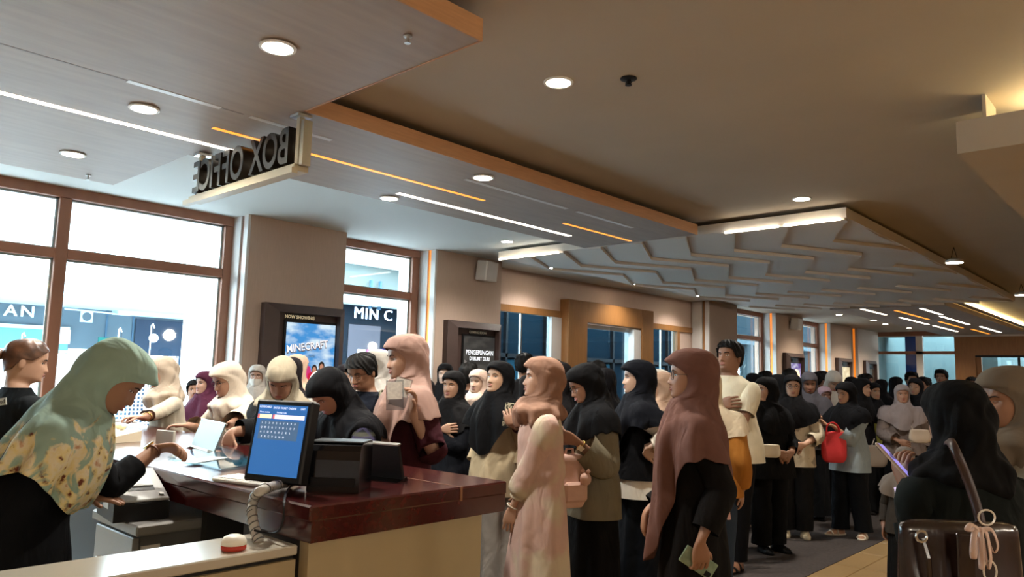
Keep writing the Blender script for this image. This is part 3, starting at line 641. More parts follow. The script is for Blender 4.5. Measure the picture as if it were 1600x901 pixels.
pa = onz(318,718,CT+.0115); pp = MB().box(-.045,.045,-.12,.12,0,.0012).build('paper_sheet', m_plas, loc=pa); pp.rotation_euler.z = .5; tag(pp,'white paper strip on the glass sheet under the hand','paper')
ph = empty('desk_phone', onz(178,690,CT), rz=.3, label='cream desk telephone on the counter beside the mint hijab cashier', cat='telephone'); ph.location.z = CT+.001
MB().add([(-.09,-.1,0),(.09,-.1,0),(.09,.1,0),(-.09,.1,0),(-.09,-.1,.03),(.09,-.1,.03),(.09,.1,.06),(-.09,.1,.06)],[(0,3,2,1),(4,5,6,7),(0,1,5,4),(1,2,6,5),(2,3,7,6),(3,0,4,7)]).build('body', m_cream, ph)
MB().box(-.085,-.03,-.11,-.05,.05,.085,bev=.015).box(-.085,-.03,.05,.11,.06,.095,bev=.015).box(-.08,-.035,-.08,.08,.07,.1,bev=.012).build('handset', m_cream, ph, smooth=False)
MB().box(-.01,.07,-.08,.05,.035,.045,Matrix.Rotation(.15,4,'X')).build('keypad', m_plas, ph)
ss = empty('silver_stand', (0,0,0), label='silver slanted sign holder on the counter in front of the cream hijab woman', cat='sign holder')
a = onz(297,697,CT); b = onz(333,708,CT); ax = (b-a).normalized(); ax.z = 0
MM = frame(a, ax, Vector((-ax.y,ax.x,0))*.35+Vector((0,0,1))); ss.matrix_world = MM
m_silv = mat('silver_panel','7d8381',.4,metal=.4); WS = (b-a).length
MB().box(0,WS,0,.15,-.008,.0,bev=.002).build('panel', m_silv, ss); MB().box(0,WS,0,.01,-.09,.03).build('foot', m_plas, ss); MB().box(-.002,WS+.002,.148,.155,-.01,.002).build('edge', m_chrome, ss)
sb_ = MB().box(-.075,.075,-.008,.008,0,.075,bev=.002).build('price_card', mat('card_grey','b9b7a8',.5), loc=onz(258,694,CT+.001)); sb_.rotation_euler.z = .2; tag(sb_,'small grey card holder on the counter behind the cashier hand','card holder')
# cables: white spiral wrap that falls over the counter edge
cbl = empty('cable_bundle', (-2.5,1.33,0), label='grey spiral wrapped cable falling over the counter edge onto the ledge', cat='cable')
path = [onz(455,752,CT+.02), onz(430,758,CT+.03), onz(408,766,CT+.035), ony(397,778,1.30), ony(394,800,1.28), ony(398,825,1.27), ony(405,846,1.27)]
def spline(pts, n=6):
    pts = [Vector(p) for p in pts]; out = []
    for i in range(len(pts)-1):
        p0 = pts[max(i-1,0)]; p1 = pts[i]; p2 = pts[i+1]; p3 = pts[min(i+2,len(pts)-1)]
        for k in range(n):
            t = k/n; out.append(.5*((2*p1)+(p2-p0)*t+(2*p0-5*p1+4*p2-p3)*t*t+(3*p1-p0-3*p2+p3)*t**3))
    out.append(pts[-1]); return out
sp = spline(path,8); loc0 = Vector(cbl.location)
MB().tube([v-loc0 for v in sp],.0155,10).build('spiral_wrap', mat('wrap_grey','b7b3aa',.5), cbl, smooth=True)
hx = []
for i,v in enumerate(sp[:-1]):
    t = (sp[i+1]-v).normalized(); u = t.orthogonal().normalized(); w_ = t.cross(u)
    for k in range(3): a = (i*3+k)*.7; hx.append(v-loc0+(sp[i+1]-v)*(k/3)+.0165*(math.cos(a)*u+math.sin(a)*w_))
MB().tube(hx,.0022,5).build('spiral_edge', m_greyd, cbl)
lc = empty('black_cable', (-2.4,1.33,0), label='thin black looping cable below the ticket printer', cat='cable')
l0 = Vector(lc.location)
p2 = spline([onz(470,752,CT+.01), onz(452,762,CT+.01), ony(444,782,1.325), ony(443,810,1.31), ony(434,830,1.30), ony(415,832,1.29), ony(398,828,1.245)],6)
MB().tube([v-l0 for v in p2],.004,6).build('cable', m_black, lc)
# ================================================================ people
def T(tab): a = np.array(tab, float); return a[a[:,0].argsort()]
FACE_F = T([(1.375,.046),(1.384,.064),(1.391,.080),(1.398,.088),(1.41,.090),(1.43,.090),(1.455,.089),(1.48,.087),(1.50,.087),(1.52,.090),(1.54,.089),(1.56,.080),(1.578,.064),(1.592,.043),(1.601,.022),(1.606,.001)])
FACE_B = T([(1.375,.068),(1.40,.070),(1.43,.078),(1.46,.092),(1.50,.103),(1.54,.104),(1.565,.095),(1.585,.070),(1.598,.040),(1.606,.001)])
FACE_W = T([(1.375,.052),(1.388,.052),(1.40,.055),(1.415,.060),(1.43,.063),(1.46,.068),(1.50,.072),(1.54,.072),(1.565,.064),(1.585,.047),(1.598,.026),(1.606,.001)])
def ti(tab, z): return np.interp(z, tab[:,0], tab[:,1])
def ga(x, s): return np.exp(-(x/s)**2)
def sm(a, b, x): t = np.clip((x-a)/(b-a),0,1); return t*t*(3-2*t)
AX = .012
def face_bump(x, z, male=0.):
    ax = np.abs(x)
    prof = np.interp(z, [1.444,1.449,1.454,1.462,1.48,1.506,1.52],[0,.008,.021,.0225,.013,.003,0])
    wid = np.interp(z,[1.445,1.46,1.50],[.017,.0135,.009])
    d = prof*ga(x,wid) + .005*ga(z-1.455,.006)*ga(ax-.013,.006)
    d += .0065*ga(z-1.4385,.0045)*ga(x,.019) + .0075*ga(z-1.4275,.0055)*ga(x,.017) - .003*ga(z-1.433,.0022)*ga(x,.02)
    d -= .0125*ga(z-1.495,.0115)*ga(ax-.031,.0165)
    d += .004*ga(z-1.5135,.006)*ga(ax-.03,.02) + .004*ga(z-1.462,.02)*ga(ax-.043,.016)
    d += .005*ga(z-1.4,.010)*ga(x,.018) - .003*ga(z-1.415,.006)*ga(x,.018)
    return d*(1+.15*male)
def face_y(x, z):
    F = ti(FACE_F,z); W = ti(FACE_W,z); n = 2.3
    return AX + F*np.maximum(1-np.minimum(np.abs(x)/np.maximum(W,1e-4),.999)**n,0)**(1/n) + face_bump(x,z)
NR = 32
TT = np.arange(NR)*2*PI/NR; TH = TT - .45*np.sin(TT)
def se(v, n): return np.sign(v)*np.abs(v)**(2/n)
def head_ring(z, n=2.3):
    F,B,W = ti(FACE_F,z),ti(FACE_B,z),ti(FACE_W,z); s,c = np.sin(TH),np.cos(TH)
    x = W*se(s,n); y = AX + np.where(c>0,F,B)*se(c,n)
    y = y + np.where(c>0,face_bump(x,z)*np.clip(c*3,0,1),0)
    return np.stack([x,y,np.full(NR,z)],1)
def body_ring(z,a,b,cy=0.,n=2.4):
    s,c = np.sin(TH),np.cos(TH)
    return np.stack([a*se(s,n),cy+b*se(c,n),np.full(NR,z)],1)
TORSO = [(.80,.150,.105,0),(.86,.162,.112,-.004),(.93,.150,.100,-.002),(1.0,.126,.088,0),(1.07,.126,.092,.004),(1.13,.136,.104,.008),(1.175,.142,.108,.008),
         (1.205,.146,.106,.006),(1.240,.148,.100,.004),(1.272,.146,.090,.002),(1.302,.132,.076,0),(1.326,.100,.064,-.002),(1.343,.072,.056,-.002),(1.358,.057,.054,0)]
HEADZ = [1.375,1.384,1.391,1.398,1.406,1.414,1.421,1.427,1.432,1.437,1.443,1.448,1.453,1.459,1.467,1.477,1.487,1.495,1.503,1.512,1.521,1.533,1.547,1.561,1.574,1.586,1.595,1.602,1.606]
ARMZ = {1.205,1.240,1.272,1.302}
AC = {1:(9,10,11,12), -1:(20,21,22,23)}
def rotv(v, ax, a): return Quaternion(Vector(ax), a) @ Vector(v)
def tw(tab, z): return ti(tab, z)
class Pose:
    """rest-space to posed-space mapping for one figure (unit figure 1.6 m)"""
    def __init__(s, lean=0., side=0., turn=0., hyaw=0., hpit=0., hrol=0., wide=1., deep=1., male=False):
        s.lean, s.side, s.turn = (math.radians(v) for v in (lean,side,turn)); s.hy, s.hp, s.hr = (math.radians(v) for v in (hyaw,hpit,hrol))
        s.wide, s.deep, s.male = wide, deep, male
    def torso(s, v, w=None):
        v = np.asarray(v,float).reshape(-1,3).copy(); z = v[:,2]
        w = sm(.86,1.12,z) if w is None else w
        for ax,a in ((1,s.side),(0,-s.lean),(2,s.turn)):
            if a: v = _wrot(v, ax, a*w, np.array([0,0,.92]))
        return v
    def all(s, v, wh=None):
        v = np.asarray(v,float).reshape(-1,3).copy(); z0 = v[:,2].copy(); wh = sm(1.325,1.425,z0) if wh is None else wh
        pv = np.array([0,.0,1.375])
        for ax,a in ((1,s.hr),(0,-s.hp),(2,s.hy)):
            if a: v = _wrot(v, ax, a*wh, pv)
        w = sm(.86,1.12,z0)
        for ax,a in ((1,s.side),(0,-s.lean),(2,s.turn)):
            if a: v = _wrot(v, ax, a*w, np.array([0,0,.92]))
        return v
def _wrot(v, ax, a, piv):
    c,s = np.cos(a),np.sin(a); p = v-piv; o = p.copy(); i,j = ((1,2),(2,0),(0,1))[ax]
    o[:,i] = c*p[:,i]-s*p[:,j]; o[:,j] = s*p[:,i]+c*p[:,j]
    return o+piv
class Grid(MB):
    def ring(s, pts): o = len(s.v); s.v += [tuple(p) for p in pts]; return list(range(o,o+len(pts)))
    def bridge(s, a, b, closed=True, mi=None):
        n = len(a)
        for k in range(n if closed else n-1):
            s.f.append((a[k],a[(k+1)%n],b[(k+1)%n],b[k])); s.m.append(s.mi if mi is None else mi)
def ik(S, Tg, l1, l2, pole):
    S, Tg = Vector(S), Vector(Tg); d = Tg-S; L = min(max(d.length,abs(l1-l2)+.02),(l1+l2)*.998); d.normalize()
    a = (l1*l1-l2*l2+L*L)/(2*L); h = math.sqrt(max(l1*l1-a*a,0)); p = Vector(pole); p = p-d*p.dot(d); p = p.normalized() if p.length > 1e-5 else d.orthogonal().normalized()
    return S+d*a+p*h, S+d*L
NA = 12
def arm_ring(c, u, v, ru, rv, ang): return [c + u*(ru*math.cos(a)) + v*(rv*math.sin(a)) for a in ang]
CURL = {'relax':(.35,.5,.35),'grip':(.75,1.05,.6),'hold':(.55,.75,.4),'flat':(.08,.12,.08),'pinch':(.8,.7,.4),'fist':(1.3,1.5,.9)}
def add_hand(g, last, W, d, dors, thumb_l, sc, pose, spread=0.):
    """palm and five fingers grown out of the last forearm ring; W wrist, d finger direction, dors back of hand, thumb_l towards the thumb"""
    L = thumb_l; cw,ct = .036*sc,.0115*sc
    def sect(c, w, t, dd, nn):
        lat = [w*(1-.5*k) for k in range(5)]
        top = [c+L*l+nn*t*(1-.25*(abs(l)/w)**2) for l in lat]; bot = [c+L*l-nn*t*(1-.15*(abs(l)/w)**2) for l in lat]
        return top, [c-L*(w+.004*sc)], bot[::-1], [c+L*(w+.004*sc)]
    def ringv(S): return S[0]+S[1]+S[2]+S[3]      # t0..t4, little side, b4..b0, thumb side
    prev = last; n = len(last)
    secs = [(.012,.026,.0135),(.034,.034,.0135),(.058,.0385,.0125),(.083,.039,.0105)]
    rings = []
    for k,(dd,w,t) in enumerate(secs):
        rv = ringv(sect(W+d*dd*sc, w*sc, t*sc, d, dors))
        if k == 0:
            pv = [Vector(g.v[i]) for i in last]
            best = None
            for rev in (0,1):
                R = rv[::-1] if rev else rv
                for sft in range(n):
                    cst = sum((pv[i]-R[(i+sft)%n]).length_squared for i in range(n))
                    if best is None or cst < best[0]: best = (cst,rev,sft)
            _,rev,sft = best
        idx = list(range(n)); 
        if rev: idx = idx[::-1]
        idx = [idx[(i+sft)%n] for i in range(n)]
        ids = g.ring([rv[i] for i in idx]); named = {idx[i]:ids[i] for i in range(n)}
        rings.append((ids,named)); 
        if k == 2: # leave a hole for the thumb on the thumb side, palm half
            a, b = rings[1], rings[2]
            for i in range(n):
                j = (i+1)%n; 
                if {idx[i],idx[j]} == {10,11}: hole = (a[0][i],a[0][j],b[0][j],b[0][i]); continue
                g.f.append((a[0][i],a[0][j],b[0][j],b[0][i])); g.m.append(g.mi)
        else: g.bridge(prev, ids)
        prev = ids
    nm = rings[-1][1]
    # web triangles at both sides of the knuckles
    for tri in ((0,11,10),(4,6,5)): g.f.append(tuple(nm[i] for i in tri)); g.m.append(g.mi)
    c1,c2,c3 = CURL[pose] if isinstance(pose,str) else pose[0]
    lens = ((.026,.017,.017),(.029,.020,.018),(.027,.018,.018),(.021,.014,.016))
    for f in range(4):
        q = [nm[f],nm[f+1],nm[9-f],nm[10-f]]
        cu = pose[1+f] if not isinstance(pose,str) else (c1,c2,c3)
        base = sum((Vector(g.v[i]) for i in q),Vector())/4
        fan = (1.5-f)*(.05+spread); dirv = (d+L*fan).normalized(); nn = dors; lat = L
        pr = q; pos = base.copy(); hw = .0092*sc; ht = .0088*sc; ang = 0
        for s_,(ln,a) in enumerate(zip(lens[f],cu)):
            ang += a; dv = dirv*math.cos(ang)-dors*math.sin(ang); nv = dors*math.cos(ang)+dirv*math.sin(ang)
            if s_ == 0:
                p0 = base+dv*.005*sc; r0 = g.ring([p0+lat*hw+nv*ht,p0-lat*hw+nv*ht,p0-lat*hw-nv*ht,p0+lat*hw-nv*ht]); g.bridge(pr,r0); pr = r0; pos = p0
            for q_ in ((.5,1.) if s_ < 2 else (.55,.9)):
                pp = pos+dv*ln*sc*q_; k = (1-.07*s_-.03*q_)*(1 if s_ < 2 else (1-.22*(q_ > .6))); k2 = k*(.93 if q_ < .8 else 1)
                r0 = g.ring([pp+lat*hw*k+nv*ht*k2,pp-lat*hw*k+nv*ht*k2,pp-lat*hw*k-nv*ht*k2,pp+lat*hw*k-nv*ht*k2]); g.bridge(pr,r0); pr = r0
            pos = pos+dv*ln*sc
        g.f.append(tuple(pr)); g.m.append(g.mi)
    # thumb
    base = sum((Vector(g.v[i]) for i in hole),Vector())/4
    close = .55 if pose in ('grip','hold','pinch','fist') else .25
    dv = (d*.75+L*.75-dors*close).normalized(); pr = list(hole); pos = base
    up = (L-dv*L.dot(dv)).normalized(); sd = dv.cross(up)
    for k,(ln,r) in enumerate(((.016,.0125),(.018,.0115),(.014,.011),(.013,.0085))):
        if k == 2: dv = (dv+d*.5-L*.15-dors*close*.4).normalized()
        pos = pos+dv*ln*sc
        ref = [Vector(g.v[i]) for i in pr]; cen = sum(ref,Vector())/4; out = []
        for p in ref:
            e = p-cen; e = e-dv*e.dot(dv); e = e.normalized() if e.length > 1e-6 else up
            out.append(pos+e*r*sc*1.1)
        r0 = g.ring(out); g.bridge(pr,r0); pr = r0
    g.f.append(tuple(pr)); g.m.append(g.mi)
def add_arm(g, P, hole, side, A, sleeve=None, hand=True):
    """arm from the armhole loop; A: dict(t target, pole, hand pose, fd finger direction, pd palm direction). sleeve=(ease,cut fraction,cuff) builds cloth instead of skin"""
    pts = [Vector(g.v[i]) for i in hole]
    cen = sum(pts,Vector())/len(pts)
    S = Vector(P.torso([(side*.150*P.wide,0,1.252)],w=np.array([1.]))[0])
    n0 = Vector(P.torso([(side*1.,0,1.272)],w=np.array([1.]))[0])-Vector(P.torso([(0,0,1.272)],w=np.array([1.]))[0]); n0.normalize()
    E, Wp = ik(S, A['t'], .262, .238, A.get('pole',(side*.25,-1,-.15)))
    d1 = (E-S).normalized(); d2 = (Wp-E).normalized()
    u = Vector((0,0,1)); u = Vector(P.torso([(0,0,2.272)],w=np.array([1.]))[0])-Vector(P.torso([(0,0,1.272)],w=np.array([1.]))[0]); u = (u-n0*u.dot(n0)).normalized(); v = n0.cross(u)
    e0 = pts[0]-cen; a0 = math.atan2(e0.dot(v),e0.dot(u)); e1 = pts[1]-cen; a1 = math.atan2(e1.dot(v),e1.dot(u)); sg = 1 if ((a1-a0+PI)%(2*PI)-PI) > 0 else -1
    ang = [a0+sg*2*PI*k/NA for k in range(NA)]
    m = 1.12 if P.male else 1.
    steps = [(S+n0*.004, (n0+d1*.6).normalized(), .046*m), (S+n0*.010+d1*.045, (n0*.3+d1).normalized(), .046*m), (S.lerp(E,.42), d1, .042*m), (S.lerp(E,.72), d1, .038*m), (S.lerp(E,.93), d1, .035*m),
             (E, (d1+d2).normalized(), .035*m), (E.lerp(Wp,.10), d2, .0355*m), (E.lerp(Wp,.32), d2, .036*m), (E.lerp(Wp,.55), d2, .031*m), (E.lerp(Wp,.78), d2, .0255*m), (E.lerp(Wp,.97), d2, .0225*m)]
    fr = [0,.1,.21,.36,.465,.5,.55,.66,.775,.89,.985]
    t = n0; prev = hole; rr = random.Random(int(abs(S.x*1e4))+side)
    cut = 2. if sleeve is None else sleeve[1]
    for k,(c,dv,r) in enumerate(steps):
        q = t.rotation_difference(dv); u = q @ u; v = q @ v; t = dv
        if sleeve is not None:
            if fr[k] > cut+.001: break
            ez, ct, cuff = sleeve; last_ = k == len(steps)-1 or fr[k+1] > ct+.001
            r2 = r + ez*(1+.8*max(0,fr[k]-.3)*cuff) 
            wr = [1+.07*math.sin(3*a+k*1.9+rr.random()*1.5)+.05*math.sin(5*a-k*2.3) for a in ang] if k > 1 else [1]*NA
            if 4 <= k <= 6: r2 *= 1.06
            ring_ = [c+u*(r2*w_*math.cos(a))+v*(r2*w_*math.sin(a)) for a,w_ in zip(ang,wr)]
            ids = g.ring(ring_); g.bridge(prev, ids); prev = ids
            if last_ and cuff > 1.2:    # gathered cuff
                for kk,(dd,ff) in enumerate(((.02,.8),(.03,.55),(.045,.55))):
                    ids = g.ring([c+dv*dd+u*(r2*ff*math.cos(a))+v*(r2*ff*math.sin(a)) for a in ang]); g.bridge(prev,ids); prev = ids
            continue
        fl = 1. if k < 8 else (1.1,1.2,1.25)[k-8]
        ids = g.ring(arm_ring(c,u,v,r*fl,r/fl,ang)); g.bridge(prev, ids); prev = ids
    inf = dict(S=S,E=E,W=Wp,d2=d2)
    if sleeve is None and hand:
        fd = Vector(A.get('fd',d2)).normalized(); pd = Vector(A.get('pd',(-side,0,0))); pd = pd-fd*pd.dot(fd); pd = pd.normalized() if pd.length > 1e-4 else fd.orthogonal().normalized()
        dors = -pd; thumb = (fd.cross(dors) if side > 0 else dors.cross(fd))
        add_hand(g, prev, Wp, fd, dors, thumb, 1.0*(1.08 if P.male else 1), A.get('hand','relax'), A.get('spread',0.))
        inf.update(fd=fd,dors=dors,thumb=thumb,palm=Wp+fd*.06-dors*.018)
    elif sleeve is None: g.f.append(tuple(prev)); g.m.append(g.mi)
    return inf
def skeleton_surface(P, arms, legs, head=True, extra_ear=False):
    g = Grid(); rows = []; zs = []
    for z,a,b,c in TORSO: rows.append(body_ring(z,a*P.wide,b*P.deep,c)); zs.append(z)
    for z in HEADZ: rows.append(head_ring(z)); zs.append(z)
    ids = []
    for r in rows:
        ids.append(g.ring(P.all(r)))
    for k in range(len(ids)-1):
        for i in range(NR):
            j = (i+1)%NR
            if zs[k] in ARMZ and zs[k+1] in ARMZ and any(i in AC[s][:3] for s in (1,-1)): continue
            g.f.append((ids[k][i],ids[k][j],ids[k+1][j],ids[k+1][i])); g.m.append(0)
    g.f.append(tuple(ids[-1])); g.m.append(0)
    rw = [k for k,z in enumerate(zs) if z in ARMZ]
    infos = {}
    for s in (1,-1):
        c = AC[s]; loop = [ids[rw[0]][i] for i in c]+[ids[rw[1]][c[3]],ids[rw[2]][c[3]]]+[ids[rw[3]][i] for i in c[::-1]]+[ids[rw[2]][c[0]],ids[rw[1]][c[0]]]
        infos[s] = add_arm(g, P, loop, s, arms[s], hand=True)
    # legs: split the hip ring in two with a crotch bridge
    h = ids[0]; zc = .77; f_, b_ = Vector(g.v[h[0]]), Vector(g.v[h[16]])
    cr = g.ring([Vector((0,f_.y*.5+b_.y*.5+t*(f_.y-b_.y)/2,zc)) for t in (.5,0,-.5)])
    for s,loop in ((1,h[0:17]+cr[::-1]),(-1,h[16:]+[h[0]]+cr)):
        lp = loop; n = len(lp); fx, fy, fa = legs[s]
        hipc = Vector((s*.085*P.wide,0,.8)); ankle = Vector((fx,fy-.01,.085)); knee = hipc.lerp(ankle,.5)+Vector((0,.012,0))
        e0 = Vector(g.v[lp[0]])-hipc; e1 = Vector(g.v[lp[1]])-hipc
        ang = [math.atan2(Vector(g.v[i]).y-hipc.y, Vector(g.v[i]).x-hipc.x) for i in lp]; a0 = ang[0]; sg = 1 if ((ang[2]-ang[0]+PI)%(2*PI)-PI) > 0 else -1
        an = [a0+sg*2*PI*k/n for k in range(n)]; prev = lp
        for c,r in ((hipc.lerp(knee,.22),.083),(hipc.lerp(knee,.6),.068),(knee,.054),(knee.lerp(ankle,.3),.054),(knee.lerp(ankle,.65),.042),(ankle,.032)):
            ii = g.ring([c+Vector((r*math.cos(a),r*math.sin(a),0)) for a in an]); g.bridge(prev,ii); prev = ii
        ca,sa = math.cos(fa),math.sin(fa)
        for z,ln,wd,off in ((.055,.062,.034,.022),(.032,.100,.038,.055),(.012,.112,.040,.064),(.002,.108,.037,.064)):
            pt = []
            for a in an:
                x,y = wd*math.cos(a),off+ln*math.sin(a); pt.append(Vector((ankle.x+x*ca-y*sa, ankle.y+.0+x*sa+y*ca, z)))
            ii = g.ring(pt); g.bridge(prev,ii); prev = ii
        g.f.append(tuple(prev)); g.m.append(0)
    if extra_ear:
        for s in (1,-1):
            pts = []; 
            for rz,rx in ((1.,0.),(.98,.008),(.6,.012)):
                pts.append(P.all([(s*(.070+rx), AX-.012+.017*rz*math.cos(a)*1.-.003, 1.478+.031*rz*math.sin(a)+.0) for a in np.linspace(0,2*PI,12,endpoint=False)],wh=np.ones(12)))
            a_,b_,c_ = (g.ring(p) for p in pts); g.bridge(a_,b_); g.bridge(b_,c_); g.f.append(tuple(c_)); g.m.append(0)
    return g, infos
def garment(P, rows, arms, sleeves, folds=0., seed=0, nf=7, openf=None):
    """cloth shell: rows (z,a,b,cy) from hem to collar, with the same armholes and sleeve tubes"""
    g = Grid(); r_ = random.Random(seed); ph = [r_.random()*6.28 for _ in range(6)]; ids = []; zs = []
    for z,a,b,c in rows:
        R = body_ring(z,a,b,c,2.25)
        if folds and z < 1.2:
            w = folds*(.35+.65*sm(1.1,.35,z))*sm(1.2,1.08,z)
            k = 1 + w*(np.sin(nf*TH+ph[0]+2.2*z)+.6*np.sin((nf+4)*TH+ph[1]-3*z)+.4*np.sin(3*TH+ph[2]+4*z))*.16
            R[:,0] *= k; R[:,1] = c+(R[:,1]-c)*k
        ids.append(g.ring(P.all(R,wh=np.zeros(NR)) if z < 1.36 else P.all(R))); zs.append(z)
    for k in range(len(ids)-1):
        for i in range(NR):
            j = (i+1)%NR
            if zs[k] in ARMZ and zs[k+1] in ARMZ and any(i in AC[s][:3] for s in (1,-1)): continue
            g.f.append((ids[k][i],ids[k][j],ids[k+1][j],ids[k+1][i])); g.m.append(0)
    rw = [k for k,z in enumerate(zs) if z in ARMZ]
    if rw:
        for s in (1,-1):
            c = AC[s]; loop = [ids[rw[0]][i] for i in c]+[ids[rw[1]][c[3]],ids[rw[2]][c[3]]]+[ids[rw[3]][i] for i in c[::-1]]+[ids[rw[2]][c[0]],ids[rw[1]][c[0]]]
            add_arm(g, P, loop, s, arms[s], sleeve=sleeves)
    return g
def top_rows(P, hem=.78, ease=.016, flare=0., collar=True):
    rows = []; tz = np.array([r[0] for r in TORSO])
    def at(z): return tuple(np.interp(z,tz,[r[k] for r in TORSO]) for k in (1,2,3))
    zz = [z for z in (.70,.76,.80,.86,.93,1.0,1.07,1.13,1.175) if z > hem+.02]
    for z in [hem]+zz+sorted(ARMZ)+[1.326]+([1.343,1.352] if collar else []):
        a,b,c = at(max(z,.80)); e = ease*(1 if z < 1.19 else (.75 if z < 1.3 else .45))
        if z < 1.13: a, b = np.interp(z,[.70,.86,.95,1.02,1.13],[.196,.187,.172,.150,.138])+flare*(1.13-z), np.interp(z,[.70,.86,.95,1.02,1.13],[.146,.138,.124,.108,.104])+flare*(1.13-z)
        rows.append((z,a*P.wide+e,b*P.deep+e,c))
    return rows
def dress_rows(P, hem=.05, ease=.018, w=.225, d=.20):
    rows = [(z,P.wide*np.interp(z,[.04,.45,.8,1.0],[w,w*.90,.186,.150]),P.deep*np.interp(z,[.04,.45,.8,1.0],[d,d*.85,.140,.112]),0) for z in (hem,.14,.26,.38,.5,.62,.72,.80,.88,.95) if z >= hem]
    return rows + [r for r in top_rows(P,.98,ease) if r[0] > .97]
def skirt_rows(P, hem, top, w=.205, d=.18): return [(z,P.wide*np.interp(z,[.04,.45,.82,1.02],[w,w*.90,.170,.140]),P.deep*np.interp(z,[.04,.45,.82,1.02],[d,d*.88,.126,.102]),0) for z in (hem,.12,.2,.32,.44,.56,.68,.78,.86,.92) if hem <= z < top] + [(top,P.wide*.15,P.deep*.112,0)]
def trousers(P, legs, flare=0., hem=.07, ease=.016):
    g = Grid(); ids = []
    for z,a,b,c in ((.98,.132,.094,0),(.93,.152,.106,0),(.86,.168,.119,-.002),(.80,.165,.118,0)): ids.append(g.ring(P.torso(body_ring(z,a*P.wide,b*P.deep,c))))
    for k in range(3): g.bridge(ids[k],ids[k+1])
    h = ids[-1]; f_, b_ = Vector(g.v[h[0]]), Vector(g.v[h[16]])
    cr = g.ring([Vector((0,f_.y*.5+b_.y*.5+t*(f_.y-b_.y)/2,.75)) for t in (.5,0,-.5)])
    for s,lp in ((1,h[0:17]+cr[::-1]),(-1,h[16:]+[h[0]]+cr)):
        n = len(lp); fx,fy,fa = legs[s]; hipc = Vector((s*.085*P.wide,0,.8)); ankle = Vector((fx,fy-.005,hem)); knee = hipc.lerp(ankle,.5)+Vector((0,.012,0))
        ang = [math.atan2(Vector(g.v[i]).y-hipc.y, Vector(g.v[i]).x-hipc.x) for i in lp]; sg = 1 if ((ang[2]-ang[0]+PI)%(2*PI)-PI) > 0 else -1
        an = [ang[0]+sg*2*PI*k/n for k in range(n)]; prev = lp
        for q,r in ((.12,.092),(.3,.084),(.45,.074),(.5,.071),(.62,.070),(.75,.064),(.88,.058),(.94,.058),(1.,.057)):
            c = hipc.lerp(knee,q*2) if q <= .5 else knee.lerp(ankle,q*2-1); r = r+ease+flare*max(0,q-.35)
            ii = g.ring([c+Vector((r*math.cos(a)*(1+.05*math.sin(4*a+q*30)),r*math.sin(a)*(1+.06*math.sin(3*a+q*23)),0)) for a in an]); g.bridge(prev,ii); prev = ii
    return g
